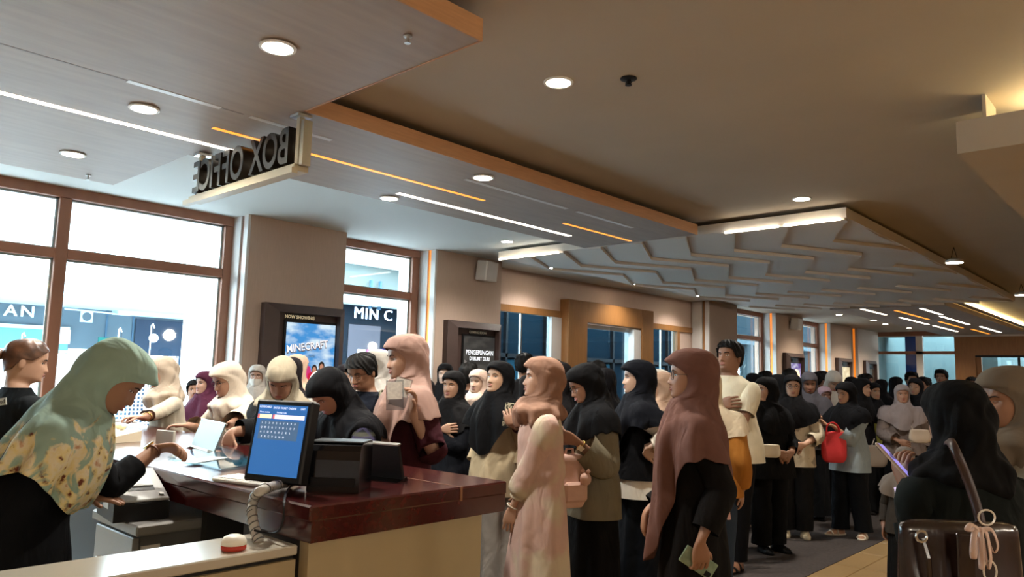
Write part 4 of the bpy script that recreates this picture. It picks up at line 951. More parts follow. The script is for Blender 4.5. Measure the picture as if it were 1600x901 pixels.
# ---- head cloth
HJ = np.array([(1.622,0,0,0),(1.6195,.030,.036,.026),(1.612,.062,.070,.050),(1.60,.086,.094,.066),(1.58,.099,.112,.079),(1.555,.104,.124,.087),(1.52,.103,.130,.091),(1.48,.098,.130,.091),(1.44,.096,.126,.089),(1.41,.096,.120,.090),(1.385,.098,.116,.096),(1.36,.100,.118,.112),(1.33,.108,.124,.150),(1.30,.122,.128,.182),(1.26,.135,.134,.215),(1.20,.148,.138,.240),(1.10,.152,.136,.246),(.9,.156,.130,.225),(.6,.17,.13,.21)])[::-1]
def hijab(P, style='medium', seed=0, cols=38, visor=.010, bulk=1., front=None, open_=1., chin=1.386, caps=()):
    r_ = random.Random(seed); ph = [r_.random()*6.28 for _ in range(8)]
    zh = [1.622,1.6195,1.612,1.60,1.585,1.568,1.556,1.549,1.535,1.515,1.495,1.475,1.455,1.435,1.418,1.404,1.394,chin]
    K = 11 if style in ('long','xlong','cape') else 9
    g = Grid(); prev = None
    zc, hh = (1.552+chin)/2, (1.552-chin)/2
    U = np.linspace(0,1,cols+1)
    for k in range(len(zh)+K):
        v = 0 if k < len(zh) else (k-len(zh)+1)/K
        z0 = zh[min(k,len(zh)-1)]
        tt = abs(z0-zc)/hh
        tf = math.radians(64)*open_*max(0,1-tt**2.6)**.5 if (k < len(zh)-1 and tt < 1) else 0.
        th = tf+U*(2*PI-2*tf); a = np.where(th>PI,2*PI-th,th); sg = np.where(th>PI,-1.,1.)
        if style == 'medium': zl = 1.17-.10*np.exp(-(a/.7)**2)+.03*np.exp(-((a-1.6)/.5)**2)-.04*np.exp(-((a-PI)/.7)**2)
        elif style == 'long': zl = (front or .82)+(1.175-(front or .82))*sm(.12,.95,a)-.03*np.exp(-((a-PI)/.7)**2)+.012*np.sin(5*a+ph[5])
        elif style == 'cape': zl = (front or .82)+ (1.10-(front or .82))*sm(.15,1.25,a)+.05*np.exp(-((a-1.7)/.5)**2)-.10*np.exp(-((a-PI)/.8)**2)
        elif style == 'xlong': zl = (front or .80)+(1.13-(front or .80))*sm(.12,1.35,a)-.10*np.exp(-((a-PI)/.8)**2)
        else: zl = 1.245-.02*np.cos(a)+.018*np.sin(3*a*sg+ph[5])
        z = z0+(zl-z0)*v if v else np.full_like(th,z0)
        zt = HJ[:,0]; F,B,W = np.interp(z,zt,HJ[:,1]),np.interp(z,zt,HJ[:,2]),np.interp(z,zt,HJ[:,3])
        W = np.where(z<1.34,W*P.wide*.5+W*.5,W)
        if style == 'short':
            bl = np.exp(-((z-1.335)/.045)**2); F = F+.030*bl*bulk; B = B*(1-.12*bl)+.012*bl*bulk; W = W*(1-.36*sm(1.35,1.25,z))+.010*bl
        s_,c_ = np.sin(a),np.cos(a); n = 2.15
        x = W*np.abs(s_)**(2/n)*sg; y = AX+np.where(c_>0,F,B)*se(c_,n)
        # the free edge lies on the face
        if tf > 0:
            e = sm(0,.45,a-tf)
            fx = ti(FACE_W,z)*np.abs(s_)**(2/2.3)*sg; fy = AX+np.where(c_>0,ti(FACE_F,z),ti(FACE_B,z))*se(c_,2.3)
            k_ = 1.07; vb = visor*math.exp(-((z0-1.55)/.035)**2)
            x = x*e+(fx*k_)*(1-e); y = y*e+(AX+(fy-AX)*k_+vb)*(1-e)
        elif 1.54 < z0 < 1.57: y = y+visor*np.exp(-(a/.6)**2)
        # folds
        w = .026*sm(1.42,1.16,z)+.008*sm(1.2,.8,z); w = np.where(z<1.36,w,w)
        fd = w*(.95*(2*np.abs(np.sin(3.5*a*sg+ph[0]+2.5*z+.3*np.sin(9*z+ph[6])))-1.1)+.7*(2*np.abs(np.sin(6.5*a*sg+ph[1]-2.5*z))-1.1)+.4*np.sin(4*a*sg+ph[2]))
        hf = .0045*sm(1.60,1.5,z)*sm(tf+.15,tf+.8,a)*(np.abs(np.sin(4.5*(z*4.2+a*.55)+ph[3]))*2-1.2+.6*np.sin(11*(z*3.4-a*.7)+ph[7]))*(1.9 if style == 'short' else 1.)
        if style == 'short': fd = fd + .008*np.exp(-((z-1.335)/.05)**2)*np.sin(52*z+2.2*a*sg+ph[4])
        q = 1+(fd+hf)/np.maximum(np.hypot(x,y-AX),.03)
        x = x*q; y = AX+(y-AX)*q
        if style == 'short' and v > .75: kk = 1-.16*((v-.75)/.25)**1.5; x = x*kk; y = AX+(y-AX)*kk
        V = P.all(np.stack([x,y,z],1))
        if k >= len(zh)-3 and style != 'short':
            for S,E,r in caps:      # the cloth lies over the upper arms instead of cutting through them
                S,E = np.array(S),np.array(E); d = E-S; L2 = d@d
                for _ in range(2):
                    t = np.clip(((V-S)@d)/L2,0,1); c = S+t[:,None]*d; off = V-c; ln = np.linalg.norm(off,axis=1)
                    near = (ln < r)&(t < .97)
                    out = off/np.maximum(ln,1e-4)[:,None]+np.array([np.sign(S[0])*.35,0,.15]); out /= np.linalg.norm(out,axis=1)[:,None]
                    tgt = c+out*r
                    V = np.where(near[:,None],tgt,V)
        ids = g.ring(V)
        if prev: g.bridge(prev, ids, closed=False)
        prev = ids
    return g
def hair(P, style='short', seed=0):
    g = Grid(); r_ = random.Random(seed); n = 44; prev = None; ph = [r_.random()*6.28 for _ in range(6)]
    th = np.linspace(0,2*PI,n,endpoint=False); a = np.where(th>PI,2*PI-th,th)
    if style == 'short': zl = np.interp(a,[0,.7,1.0,1.25,1.5,1.75,2.1,PI],[1.553,1.548,1.535,1.478,1.478,1.50,1.435,1.410])
    else: zl = np.interp(a,[0,.6,1.0,1.3,1.7,2.1,PI],[1.565,1.555,1.53,1.50,1.500,1.44,1.415])
    pad = .016 if style == 'short' else .011
    for k in range(12):
        t = k/11; z = 1.604+(zl-1.604)*(math.sin(t*PI/2)**1.0 if k else 0)
        F,B,W = ti(FACE_F,z),ti(FACE_B,z),ti(FACE_W,z); s_,c_ = np.sin(th),np.cos(th)
        tp = pad*(.55 if k == 11 else 1)
        jag = (.0085 if style == 'short' else .002)*(np.sin(13*th+ph[0]+k*1.3)+np.sin(21*th+ph[1]-k*2.1)*.7)
        p = 1+0*th
        x = (W+tp+jag)*se(s_,2.3); y = AX+(np.where(c_>0,F,B)+tp+jag)*se(c_,2.3)
        if k == 0: x, y = x*.35, AX+(y-AX)*.35
        zz = z+ (pad if k < 4 else pad*.4)*(1-t) + (jag*.8 if k < 9 else 0)
        ids = g.ring(P.all(np.stack([x,y,zz],1),wh=np.ones(n)))
        if prev: g.bridge(prev,ids)
        else: g.f.append(tuple(ids)); g.m.append(0)
        prev = ids
    return g
def eye_mesh(P, sx, down=0.):
    g = MB(); cx,cz = sx*.031,1.4945; n = 14
    def pt(dx,dz,o): 
        x,z = cx+dx,cz+dz; return (x, float(face_y(x,z))+o, z)
    A = np.linspace(0,2*PI,n,endpoint=False); rings = [[pt(0,0,.0035)]]
    op = .0044*(1-down)
    for rr,o in ((.42,.0035),(1.,.0012)):
        R = []
        for a in A:
            dx = math.cos(a)*(.0130 if rr == 1. else .0054); dz = math.sin(a)*(op if rr == 1. else min(op*.96,.0050)); 
            if rr == 1.: dz *= (1-.25*abs(math.cos(a))**3); dz += .001*math.cos(a)*sx
            R.append(pt(dx,dz,o))
        rings.append(R)
    lid = [pt(math.cos(a)*.0150+.0, max(0,math.sin(a))*(op+.0022)+.001*math.cos(a)*sx, .0020) for a in A]
    vs = P.all(np.array(rings[0]+rings[1]+rings[2]+lid),wh=np.ones(1+3*n)); fs = [(0,1+k,1+(k+1)%n) for k in range(n)]; mi = [1]*n
    for k in range(n): fs.append((1+k,1+n+k,1+n+(k+1)%n,1+(k+1)%n)); mi.append(0)
    for k in range(n):
        if A[k] < PI-.01: fs.append((1+n+k,1+2*n+k,1+2*n+(k+1)%n,1+n+(k+1)%n)); mi.append(1)
    g.add([tuple(v) for v in vs],fs); g.m = mi; return g
def strip_mesh(P, pts, hw, o):
    """thin raised band on the face along (x,z) points"""
    g = MB(); vs = []
    for k,(x,z) in enumerate(pts):
        h = hw[k] if isinstance(hw,(list,tuple)) else hw
        for dz,oo in ((h,0.),(h*.4,o),(-h*.4,o),(-h,0.)): vs.append((x,float(face_y(x,z+dz))+oo,z+dz))
    vs = P.all(np.array(vs),wh=np.ones(len(vs))); fs = []
    for k in range(len(pts)-1):
        for j in range(3): fs.append((k*4+j,k*4+j+1,k*4+5+j,k*4+4+j))
    return g.add([tuple(v) for v in vs],fs)
def face_parts(P, root, down=0., s=1., lips='a4605a', male=False, simple=False):
    out = []
    for sx in (1,-1):
        out.append((eye_mesh(P,sx,down),'eye',[M_EYE,M_IRIS]))
        out.append((strip_mesh(P,[(sx*.014,1.5105),(sx*.024,1.5145),(sx*.036,1.516),(sx*.047,1.511)],[.0024,.003,.0026,.0012] if not male else [.0034,.004,.0036,.002],.0022),'eyebrow',[M_BROW]))
    lc = mat('lip_'+lips,lips,.45)
    out.append((strip_mesh(P,[(-.0215,1.4325),(-.013,1.4375),(-.005,1.4395),(0,1.439),(.005,1.4395),(.013,1.4375),(.0215,1.4325)],[.0008,.0026,.0034,.0032,.0034,.0026,.0008],.0022),'upper_lip',[lc]))
    out.append((strip_mesh(P,[(-.020,1.4315),(-.011,1.4275),(0,1.426),(.011,1.4275),(.020,1.4315)],[.0008,.0036,.0046,.0036,.0008],.0028),'lower_lip',[lc]))
    for mb,nm,ms in out:
        mb.v = [tuple(c*s for c in v) for v in mb.v]; mb.build(nm, ms, root, smooth=True)
def glasses(P, root, s):
    g = MB()
    for sx in (1,-1):
        pts = [(sx*.033+.021*math.cos(a),AX+.0,1.492+.019*math.sin(a)) for a in np.linspace(0,2*PI,18,endpoint=False)]
        pts = [(x,max(float(face_y(x,z)),float(face_y(sx*.02,1.49)))+.006,z) for x,_,z in pts]
        g.tube([tuple(v) for v in P.all(np.array(pts),wh=np.ones(18))],.0013,5,closed=True)
        tmp = [(sx*.054,AX+.072,1.497),(sx*.072,AX+.05,1.497),(sx*.078,AX-.01,1.493)]
        g.tube([tuple(v) for v in P.all(np.array(tmp),wh=np.ones(3))],.0013,5)
    br = [(-.012,float(face_y(.0,1.497))+.006,1.496),(0,float(face_y(0,1.50))+.008,1.500),(.012,float(face_y(.0,1.497))+.006,1.496)]
    g.tube([tuple(v) for v in P.all(np.array(br),wh=np.ones(3))],.0013,5)
    g.v = [tuple(c*s for c in v) for v in g.v]; g.build('glasses', M_FRAME, root)
M_EYE = mat('eye_white','cfc6bf',.3); M_IRIS = mat('iris_dark','1d120e',.2); M_BROW = mat('brow','241813',.8); M_FRAME = mat('spectacle_frame','2a2422',.35); M_HAIR = mat('hair_black','0b0908',.65,spec=.2,noise=.4,nscale=40,stretch=(1,1,.15)); M_HAIRB = mat('hair_brown','3a2418',.4,noise=.6,nscale=25,stretch=(.3,1,1),col2='6a4630')
def skin(c):
    r,g,b = (int(c[i:i+2],16) for i in (0,2,4)); l = .35*r+.5*g+.15*b
    c2 = '%02x%02x%02x' % tuple(int(.84*v+.16*l) for v in (r,g,b))
    return mat('skin_'+c, c2, .5, noise=.06, nscale=14)
def cloth(c, kind='plain'):
    nm = 'cloth_%s_%s' % (c,kind)
    if nm in MATS: return MATS[nm]
    if max(int(c[i:i+2],16) for i in (0,2,4)) < 0x34: c = ''.join('%02x' % int(int(c[i:i+2],16)*.62) for i in (0,2,4))
    m = mat(nm, c, .85, noise=.10, nscale=9, bump=.12, bscale=420, spec=.12)
    nt = m.node_tree; b = nt.nodes['Principled BSDF']; tc = nt.nodes.new('ShaderNodeTexCoord'); mp = nt.nodes.new('ShaderNodeMapping'); mp.inputs['Scale'].default_value = (1,1,.45); mp.inputs['Rotation'].default_value = (.5,.3,0)
    n = nt.nodes.new('ShaderNodeTexNoise'); n.inputs['Scale'].default_value = 9; n.inputs['Detail'].default_value = 2; n.inputs['Distortion'].default_value = 1.2
    bp = nt.nodes.new('ShaderNodeBump'); bp.inputs['Strength'].default_value = .55; bp.inputs['Distance'].default_value = .035
    nt.links.new(tc.outputs['Object'],mp.inputs[0]); nt.links.new(mp.outputs[0],n.inputs[0]); nt.links.new(n.outputs[0],bp.inputs['Height'])
    old = b.inputs['Normal'].links[0].from_node; nt.links.new(bp.outputs[0],old.inputs['Normal'])
    if kind == 'satin': m.node_tree.nodes['Principled BSDF'].inputs['Roughness'].default_value = .45
    return m
def fade_arms(side, kind, lean=0.):
    s = side
    K = {'hang':dict(t=(s*.215,.03,.80),pole=(s*.3,-1,0),fd=(0,.06,-1),pd=(-s,.1,0),hand='relax'),
         'phone':dict(t=(s*.075,.25,1.10),pole=(s*.6,-.3,-1),fd=(-s*.45,.75,.35),pd=(-s*.5,-.2,.8),hand='hold'),
         'clasp':dict(t=(s*.085,.225,.93),pole=(s*.8,-.6,-.3),fd=(-s*.9,.25,-.35),pd=(0,-1,.1),hand='relax'),
         'cross':dict(t=(-s*.04,.185,1.12+.03*s),pole=(s*1,-.1,-.8),fd=(-s,-.05,.15),pd=(0,-1,0),hand='relax'),
         'counter':dict(t=(s*.14,.40,1.08),pole=(s*.7,-.2,-.8),fd=(-s*.3,1,-.1),pd=(0,0,-1),hand='relax'),
         'chest':dict(t=(s*.06,.22,1.20),pole=(s*.7,0,-1),fd=(-s*.4,.3,.85),pd=(-s*.5,.6,.3),hand='hold')}
    return dict(K[kind]) if isinstance(kind,str) else dict(K['hang'],**kind)
PEOPLE = {}
def person(key, px, py, dep, face=0., label='', skin_c='a8765a', hj=None, hjc='20242a', style='medium', seed=0, top='top', topc='22262c', bottom='skirt', botc='1b1d20', arms=('hang','hang'), lean=0., side=0., turn=0.,
           hyaw=0., hpit=0., hrol=0., wide=1., deep=1., male=False, hair_s=None, hairm=None, specs=False, mask=None, down=0., sleeve=None, ease=.02, hem=None, legs=None, sub=None, faceparts=True, lips='a4605a', shoes='2a2624', visor=.010,
           front=None, hmat=None, tmat=None, bmat=None, flare=0., group=None, seen_face=True, rest=0., open_=1.1, bulk=1., vest=None):
    """a standing figure placed so that the top of the head shows at pixel (px,py) at depth dep"""
    P = Pose(lean,side,turn,hyaw,hpit,hrol,wide,deep,male)
    apex = P.all([(0,AX,1.622 if hj is not False else 1.615)])[0]; hd = P.all([(0,AX,1.50)],wh=np.ones(1))[0]
    w = atd(px,py,dep); s = w.z/apex[2]
    c = Vector((-w.x,-w.y,0)).normalized(); rgt = Vector((-c.y,c.x,0)); rgt = Vector((-c.y, c.x, 0)); f = -c; rgt = Vector((f.y,-f.x,0))
    fa = math.radians(face); h = c*math.cos(fa)+rgt*math.sin(fa); rz = math.atan2(-h.x,h.y)
    off = Matrix.Rotation(rz,3,'Z') @ Vector((hd[0]*s,hd[1]*s,0))
    root = empty('person', (w.x-off.x,w.y-off.y,0), rz, label, 'person', group)
    MW_ = Matrix.Translation(root.location) @ Matrix.Rotation(rz,4,'Z'); inv = MW_.inverted()
    def loc(p): return (inv @ Vector(p))/s
    A = {}
    for sd,kd in ((1,arms[0]),(-1,arms[1])):
        a = fade_arms(sd,kd)
        if 'px' in a: a['t'] = loc(atd(*a['px'])); 
        for kk in ('fdw','pdw'):
            if kk in a: a[kk[:2]] = inv.to_3x3() @ Vector(a[kk])
        if 'polew' in a: a['pole'] = inv.to_3x3() @ Vector(a['polew'])
        A[sd] = a
    if legs is None: legs = {1:(.085,.0,-.12),-1:(-.085,.0,.12)}
    if sub is None: sub = 1 if dep < 6.5 else 0
    g, inf = skeleton_surface(P, A, legs, extra_ear=(hj is False))
    def put(gr, nm, ms, **k):
        gr.v = [tuple(q*s for q in v) for v in gr.v]; return gr.build(nm, ms, root, smooth=True, sub=sub, recalc=True, **k)
    put(g,'body',skin(skin_c))
    near = dep < 6.5
    if sleeve is None: sleeve = (.016,.90,.5)
    tm = tmat or cloth(topc); bm_ = bmat or cloth(botc)
    if top == 'dress':
        put(garment(P,dress_rows(P,.04,ease),A,sleeve,folds=.5,seed=seed),'dress',tm)
    else:
        put(garment(P,top_rows(P,hem or .76,ease,flare),A,sleeve,folds=.28,seed=seed,nf=5),{'top':'shirt','jacket':'jacket','tee':'t_shirt','sweat':'sweatshirt','blouse':'blouse'}.get(top,top),tm)
        if bottom == 'skirt': put(garment(P,skirt_rows(P,.05,.96),A,None,folds=.6,seed=seed+3),'skirt',bm_)
        elif bottom == 'trousers': put(trousers(P,legs,flare=.03),'trousers',bm_)
        elif bottom == 'slim': put(trousers(P,legs,flare=-.01,ease=.010),'trousers',bm_)
    if vest: put(garment(P,top_rows(P,(hem or .76)+.12,ease+.012,flare),A,(.02,-1,.5),folds=.2,seed=seed+9,nf=5),'vest',cloth(vest))
    if shoes:
        for sd in (1,-1):
            fx,fy,an = legs[sd]; sm_ = Grid(); prev = None; ang = np.linspace(0,2*PI,16,endpoint=False); op = shoes.endswith('*'); ca,sa = math.cos(an),math.sin(an)
            sec = ((.0,.118,.046,.064),(.018,.121,.047,.064),(.034,.112,.043,.060),(.055,.074,.039,.028),(.068,.060,.036,.012)) if not op else ((.0,.120,.046,.064),(.016,.122,.047,.064),(.0165,.119,.044,.064))
            for z,ln,wd,of in sec:
                ids = sm_.ring([(fx+(wd*math.cos(t))*ca-(of+ln*math.sin(t))*sa, fy-.01+wd*math.cos(t)*sa+(of+ln*math.sin(t))*ca, z) for t in ang])
                if prev: sm_.bridge(prev,ids)
                else: sm_.f.append(tuple(ids)); sm_.m.append(0)
                prev = ids
            if op: sm_.f.append(tuple(prev)); sm_.m.append(0)
            sh = put(sm_,'sandal' if op else 'shoe',cloth(shoes.strip('*'),'satin'))
            if op:
                for yy,zz,rw in ((.115,.030,.043),(.055,.052,.044)):
                    st = MB(); pts = [(fx+(rw*math.cos(t))*ca-(yy)*sa, fy-.01+rw*math.cos(t)*sa+yy*ca, .012+zz*math.sin(t)) for t in np.linspace(0,PI,9)]
                    st.tube(pts,.009,6,flat=1.); st.v = [tuple(q*s for q in v) for v in st.v]; st.build('strap', cloth(shoes.strip('*'),'satin'), sh, smooth=True)
    if hj is not False:
        put(hijab(P,style,seed,cols=60 if near else 34,visor=visor,front=front,open_=open_,bulk=bulk,caps=[(tuple(inf[q]['S']),tuple(inf[q]['S'].lerp(inf[q]['E'],.8)),(.046 if not male else .05)+max(sleeve[0],.01)+.016) for q in (1,-1)]),'hijab',hmat or cloth(hjc),weld=True,**(dict(solid=.0035) if dep < 5 else {}))
    if hair_s:
        put(hair(P,hair_s,seed),'hair',hairm or M_HAIR)
        if hair_s == 'bun':
            b_ = MB(); b_.lathe([(.0001,-.03)]+[(.034*math.cos(t)*(1+.08*math.sin(5*t)),.032*math.sin(t)) for t in np.linspace(-1.4,1.4,9)]+[(.0001,.03)],14); v_ = P.all(np.array([(x,y+AX-.135,z+1.50) for x,y,z in b_.v]),wh=np.ones(len(b_.v))); b_.v = [tuple(q*s for q in v) for v in v_]; b_.build('hair_bun',hairm or M_HAIR,root,smooth=True)
    if faceparts: face_parts(P,root,down,s,lips,male)
    if specs: glasses(P,root,s)
    if mask:
        mm = Grid(); prev = None
        for z in (1.464,1.45,1.43,1.41,1.395):
            xs = np.linspace(-.062,.062,13); ys = np.array([float(face_y(min(max(x,-.058),.058),z)) for x in xs])+.010+.008*np.exp(-(xs/.03)**2)
            ids = mm.ring(P.all(np.stack([xs,ys,np.full(13,z)],1),wh=np.ones(13)))
            if prev: mm.bridge(prev,ids,closed=False)
            prev = ids
        put(mm,'face_mask',cloth(mask))
    PEOPLE[key] = dict(root=root,s=s,P=P,inf=inf,M=MW_,loc=loc)
    return PEOPLE[key]
def wpt(pr, v): return pr['M'] @ (Vector(v)*pr['s'])
def wdir(pr, v): return (pr['M'].to_3x3() @ Vector(v)).normalized()
def held(pr, side): i = pr['inf'][side]; return wpt(pr,i['palm']), wdir(pr,i['fd']), wdir(pr,i['dors']), wdir(pr,i['thumb'])
# ================================================================ who is where
RT = Vector(_rt); FD = Vector((_fw.x,_fw.y,0)).normalized(); UP = Vector((0,0,1))
POINT = ((.3,.4,.3),(.05,.1,.1),(.95,1.3,.8),(1.0,1.35,.8),(1.0,1.35,.8))
def H(px, fd=None, pd=None, hand='relax', pole=None):
    d = dict(px=px, hand=hand)
    if fd is not None: d['fdw'] = tuple(fd)
    if pd is not None: d['pdw'] = tuple(pd)
    if pole is not None: d['polew'] = tuple(pole)
    return d
BLK, BLK2, NVY = '17171a', '1d1b1c', '15192a'
# patterned fabrics
def floral():
    m = cloth('8fa79a','floral'); nt = m.node_tree; b = nt.nodes['Principled BSDF']; base = b.inputs['Base Color'].links[0].from_socket
    tc = nt.nodes.new('ShaderNodeTexCoord'); v = nt.nodes.new('ShaderNodeTexNoise'); v.inputs['Scale'].default_value = 9; v.inputs['Detail'].default_value = 6; v.inputs['Distortion'].default_value = 1.5
    nt.links.new(tc.outputs['Object'],v.inputs[0]); sx = nt.nodes.new('ShaderNodeSeparateXYZ'); nt.links.new(tc.outputs['Object'],sx.inputs[0])
    mr = nt.nodes.new('ShaderNodeMapRange'); mr.inputs[1].default_value = 1.44; mr.inputs[2].default_value = 1.22; nt.links.new(sx.outputs[2],mr.inputs[0])
    mu = nt.nodes.new('ShaderNodeMath'); mu.operation = 'MULTIPLY'; nt.links.new(v.outputs[0],mu.inputs[0]); nt.links.new(mr.outputs[0],mu.inputs[1])
    r = nt.nodes.new('ShaderNodeValToRGB'); r.color_ramp.interpolation = 'EASE'; r.color_ramp.elements[0].position = .40; r.color_ramp.elements[0].color = (0,0,0,1); r.color_ramp.elements[1].position = .50; r.color_ramp.elements[1].color = (1,1,1,1); nt.links.new(mu.outputs[0],r.inputs[0])
    c = nt.nodes.new('ShaderNodeValToRGB'); n2 = nt.nodes.new('ShaderNodeTexNoise'); n2.inputs['Scale'].default_value = 26; n2.inputs['Detail'].default_value = 4; nt.links.new(tc.outputs['Object'],n2.inputs[0]); nt.links.new(n2.outputs[0],c.inputs[0])
    e = c.color_ramp.elements; e[0].position = .36; e[0].color = (*srgb('6a3a2c'),1); e[1].position = .44; e[1].color = (*srgb('d8c48a'),1); x_ = e.new(.6); x_.color = (*srgb('d9cdb0'),1); y_ = e.new(.7); y_.color = (*srgb('b98a6a'),1)
    mx = nt.nodes.new('ShaderNodeMix'); mx.data_type = 'RGBA'; nt.links.new(r.outputs[0],mx.inputs[0]); nt.links.new(base,mx.inputs[6]); nt.links.new(c.outputs[0],mx.inputs[7]); nt.links.new(mx.outputs[2],b.inputs['Base Color'])
    return m
def plaid(nm, base, l1, l2, sc=28):
    m = cloth(base,nm); nt = m.node_tree; b = nt.nodes['Principled BSDF']; tc = nt.nodes.new('ShaderNodeTexCoord'); cur = b.inputs['Base Color'].links[0].from_socket
    for ax,col in (('X',l1),('Z',l2),('Y',l1)):
        w = nt.nodes.new('ShaderNodeTexWave'); w.bands_direction = ax; w.inputs['Scale'].default_value = sc/6.28; nt.links.new(tc.outputs['Object'],w.inputs[0])
        r = nt.nodes.new('ShaderNodeValToRGB'); r.color_ramp.elements[0].position = .80; r.color_ramp.elements[0].color = (0,0,0,1); r.color_ramp.elements[1].position = .9; r.color_ramp.elements[1].color = (.6,.6,.6,1); nt.links.new(w.outputs[0],r.inputs[0])
        mx = nt.nodes.new('ShaderNodeMix'); mx.data_type = 'RGBA'; nt.links.new(r.outputs[0],mx.inputs[0]); nt.links.new(cur,mx.inputs[6]); mx.inputs[7].default_value = (*srgb(col),1); cur = mx.outputs[2]
    nt.links.new(cur,b.inputs['Base Color']); return m
def blotch(nm, base, c2, scale=12, lo=.52, hi=.6):
    m = cloth(base,nm); nt = m.node_tree; b = nt.nodes['Principled BSDF']; cur = b.inputs['Base Color'].links[0].from_socket; tc = nt.nodes.new('ShaderNodeTexCoord')
    v = nt.nodes.new('ShaderNodeTexNoise'); v.inputs['Scale'].default_value = scale; v.inputs['Detail'].default_value = 3; nt.links.new(tc.outputs['Object'],v.inputs[0])
    r = nt.nodes.new('ShaderNodeValToRGB'); r.color_ramp.elements[0].position = lo; r.color_ramp.elements[0].color = (0,0,0,1); r.color_ramp.elements[1].position = hi; r.color_ramp.elements[1].color = (1,1,1,1); nt.links.new(v.outputs[0],r.inputs[0])
    mx = nt.nodes.new('ShaderNodeMix'); mx.data_type = 'RGBA'; nt.links.new(r.outputs[0],mx.inputs[0]); nt.links.new(cur,mx.inputs[6]); mx.inputs[7].default_value = (*srgb(c2),1); nt.links.new(mx.outputs[2],b.inputs['Base Color'])
    return m
# ---- staff behind the counter
person('bun',46,528,3.9,112,'woman with brown hair in a low bun and black t-shirt at the left edge',skin_c='bd8f72',hj=False,hair_s='bun',hairm=M_HAIRB,hyaw=-24,hpit=10,top='tee',topc='1d2228',sleeve=(.022,.5,.5),bottom='trousers',wide=1.1,
  arms=(H((186,652,4.55),RT,-UP+.3*FD,'pinch'),'hang'),seed=1)
person('mint',186,545,2.62,82,'cashier in a mint floral hijab and black top leaning over the counter',skin_c='9c6c4e',lean=24,hpit=16,open_=1.22,style='cape',front=1.02,hmat=floral(),hjc='8fa79a',topc='14161b',top='blouse',wide=1.16,deep=1.12,bottom='trousers',visor=.02,
  arms=(H((132,780,2.80),RT+.25*FD-.15*UP,-UP,'flat',-UP-.5*FD),H((246,700,3.0),RT+.1*UP,-UP-.4*FD,'pinch',-UP)),sleeve=(.018,.80,.5),seed=2,down=.35)
# ---- customers along the counter
person('beige',254,557,5.6,-72,'woman in a beige wrapped hijab and pale shirt at the far end of the counter',skin_c='b8866a',style='short',hjc='b3a493',topc='bdb2a0',arms=(H((218,652,5.25),-RT-.3*FD,-UP,'hold'),H((226,652,5.0),-RT,-UP,'hold')),lean=8,seed=3,hpit=6,bulk=1.4)
person('boy',306,594,7.0,-20,'boy in a black t-shirt looking up beside the maroon hijab',skin_c='a8775a',hj=False,hair_s='short',hpit=-10,hyaw=15,top='tee',topc='1a1b1f',sleeve=(.02,.42,.5),bottom='trousers',seed=4)
person('maroon',323,579,6.7,-55,'woman in a dark maroon hijab half hidden behind the cream hijab',skin_c='b98a74',hjc='4d2438',topc='25222a',seed=5)
person('cream',356,566,4.95,-58,'woman in a cream wrapped hijab with glasses leaning on the counter',skin_c='a97a5e',style='short',hjc='c8bbab',topc='c9bda6',top='sweat',specs=True,hpit=8,lean=12,arms=(H((292,664,4.95),-RT-.2*FD,-UP,'relax'),H((352,668,4.35),-RT,-UP,'relax')),sleeve=(.036,.88,.9),wide=1.08,bulk=1.5,seed=6)
person('mask',403,569,7.6,-12,'woman in a grey hijab with a face mask and glasses behind the counter queue',skin_c='a97f66',hjc='a59f98',topc='23262c',specs=True,mask='c9c2b8',seed=7,down=.3)
person('olive',441,566,4.4,-12,'woman in an olive beige hijab pointing down at the counter beside the touch screen',skin_c='ad7d60',style='short',hjc='9d937f',topc='1b1c20',top='jacket',hpit=24,lean=16,arms=(H((360,674,4.1),-UP-.12*RT,-RT*.2+FD*-.9,POINT,RT*1.-UP*.3),'counter'),sleeve=(.034,.9,.6),seed=8,down=.7,hrol=-4)
person('darkback',456,557,5.6,165,'woman in a dark brown hijab seen from behind, directly behind the olive hijab',hjc='2b2022',topc='2a2624',seed=9,faceparts=False)
person('peach',466,553,6.6,150,'woman in a peach hijab seen from behind in front of the blue poster',hjc='bb9d88',topc='55463c',seed=10,faceparts=False)
person('whitebk',504,578,5.2,160,'woman in a white hijab seen from behind, right of the peach hijab',hjc='dcd6cc',topc='9a948c',seed=11,faceparts=False)
person('leaner',514,586,3.88,-54,'woman in a black hijab and dark plaid shirt bending over the counter behind the screen',skin_c='a97658',hjc='15151a',lean=17,hpit=28,style='medium',tmat=plaid('plaid','22232e','3a3550','4a4a3c'),topc='22232e',arms=('counter',H((500,722,3.45),-RT,-UP,'relax')),sleeve=(.032,.88,.6),wide=1.1,seed=12,down=.6)
person('lilac',541,568,6.4,10,'woman in a dark hijab over a lilac scarf peeking behind the man with the backpack',skin_c='bd8f74',hjc='2a2228',topc='3c3a44',seed=13,hrol=6)
person('backpack',566,553,4.75,-38,'young man with tousled black hair and glasses looking down at his phone',skin_c='9a6a4c',hj=False,hair_s='short',hpit=24,male=True,top='top',topc='1d2232',specs=True,wide=1.1,arms=(H((592,672,4.35),-RT*.4-FD*.5+UP*.4,UP-.2*FD,'hold'),H((622,668,4.4),-RT*.8-FD*.2+UP*.2,UP,'hold')),bottom='trousers',seed=14,down=.7)
person('greyveil',592,545,6.0,-60,'woman in a grey patterned hijab mostly hidden behind the pink hijab',skin_c='c09a80',hjc='aaa59e',topc='6b6a6e',seed=15)
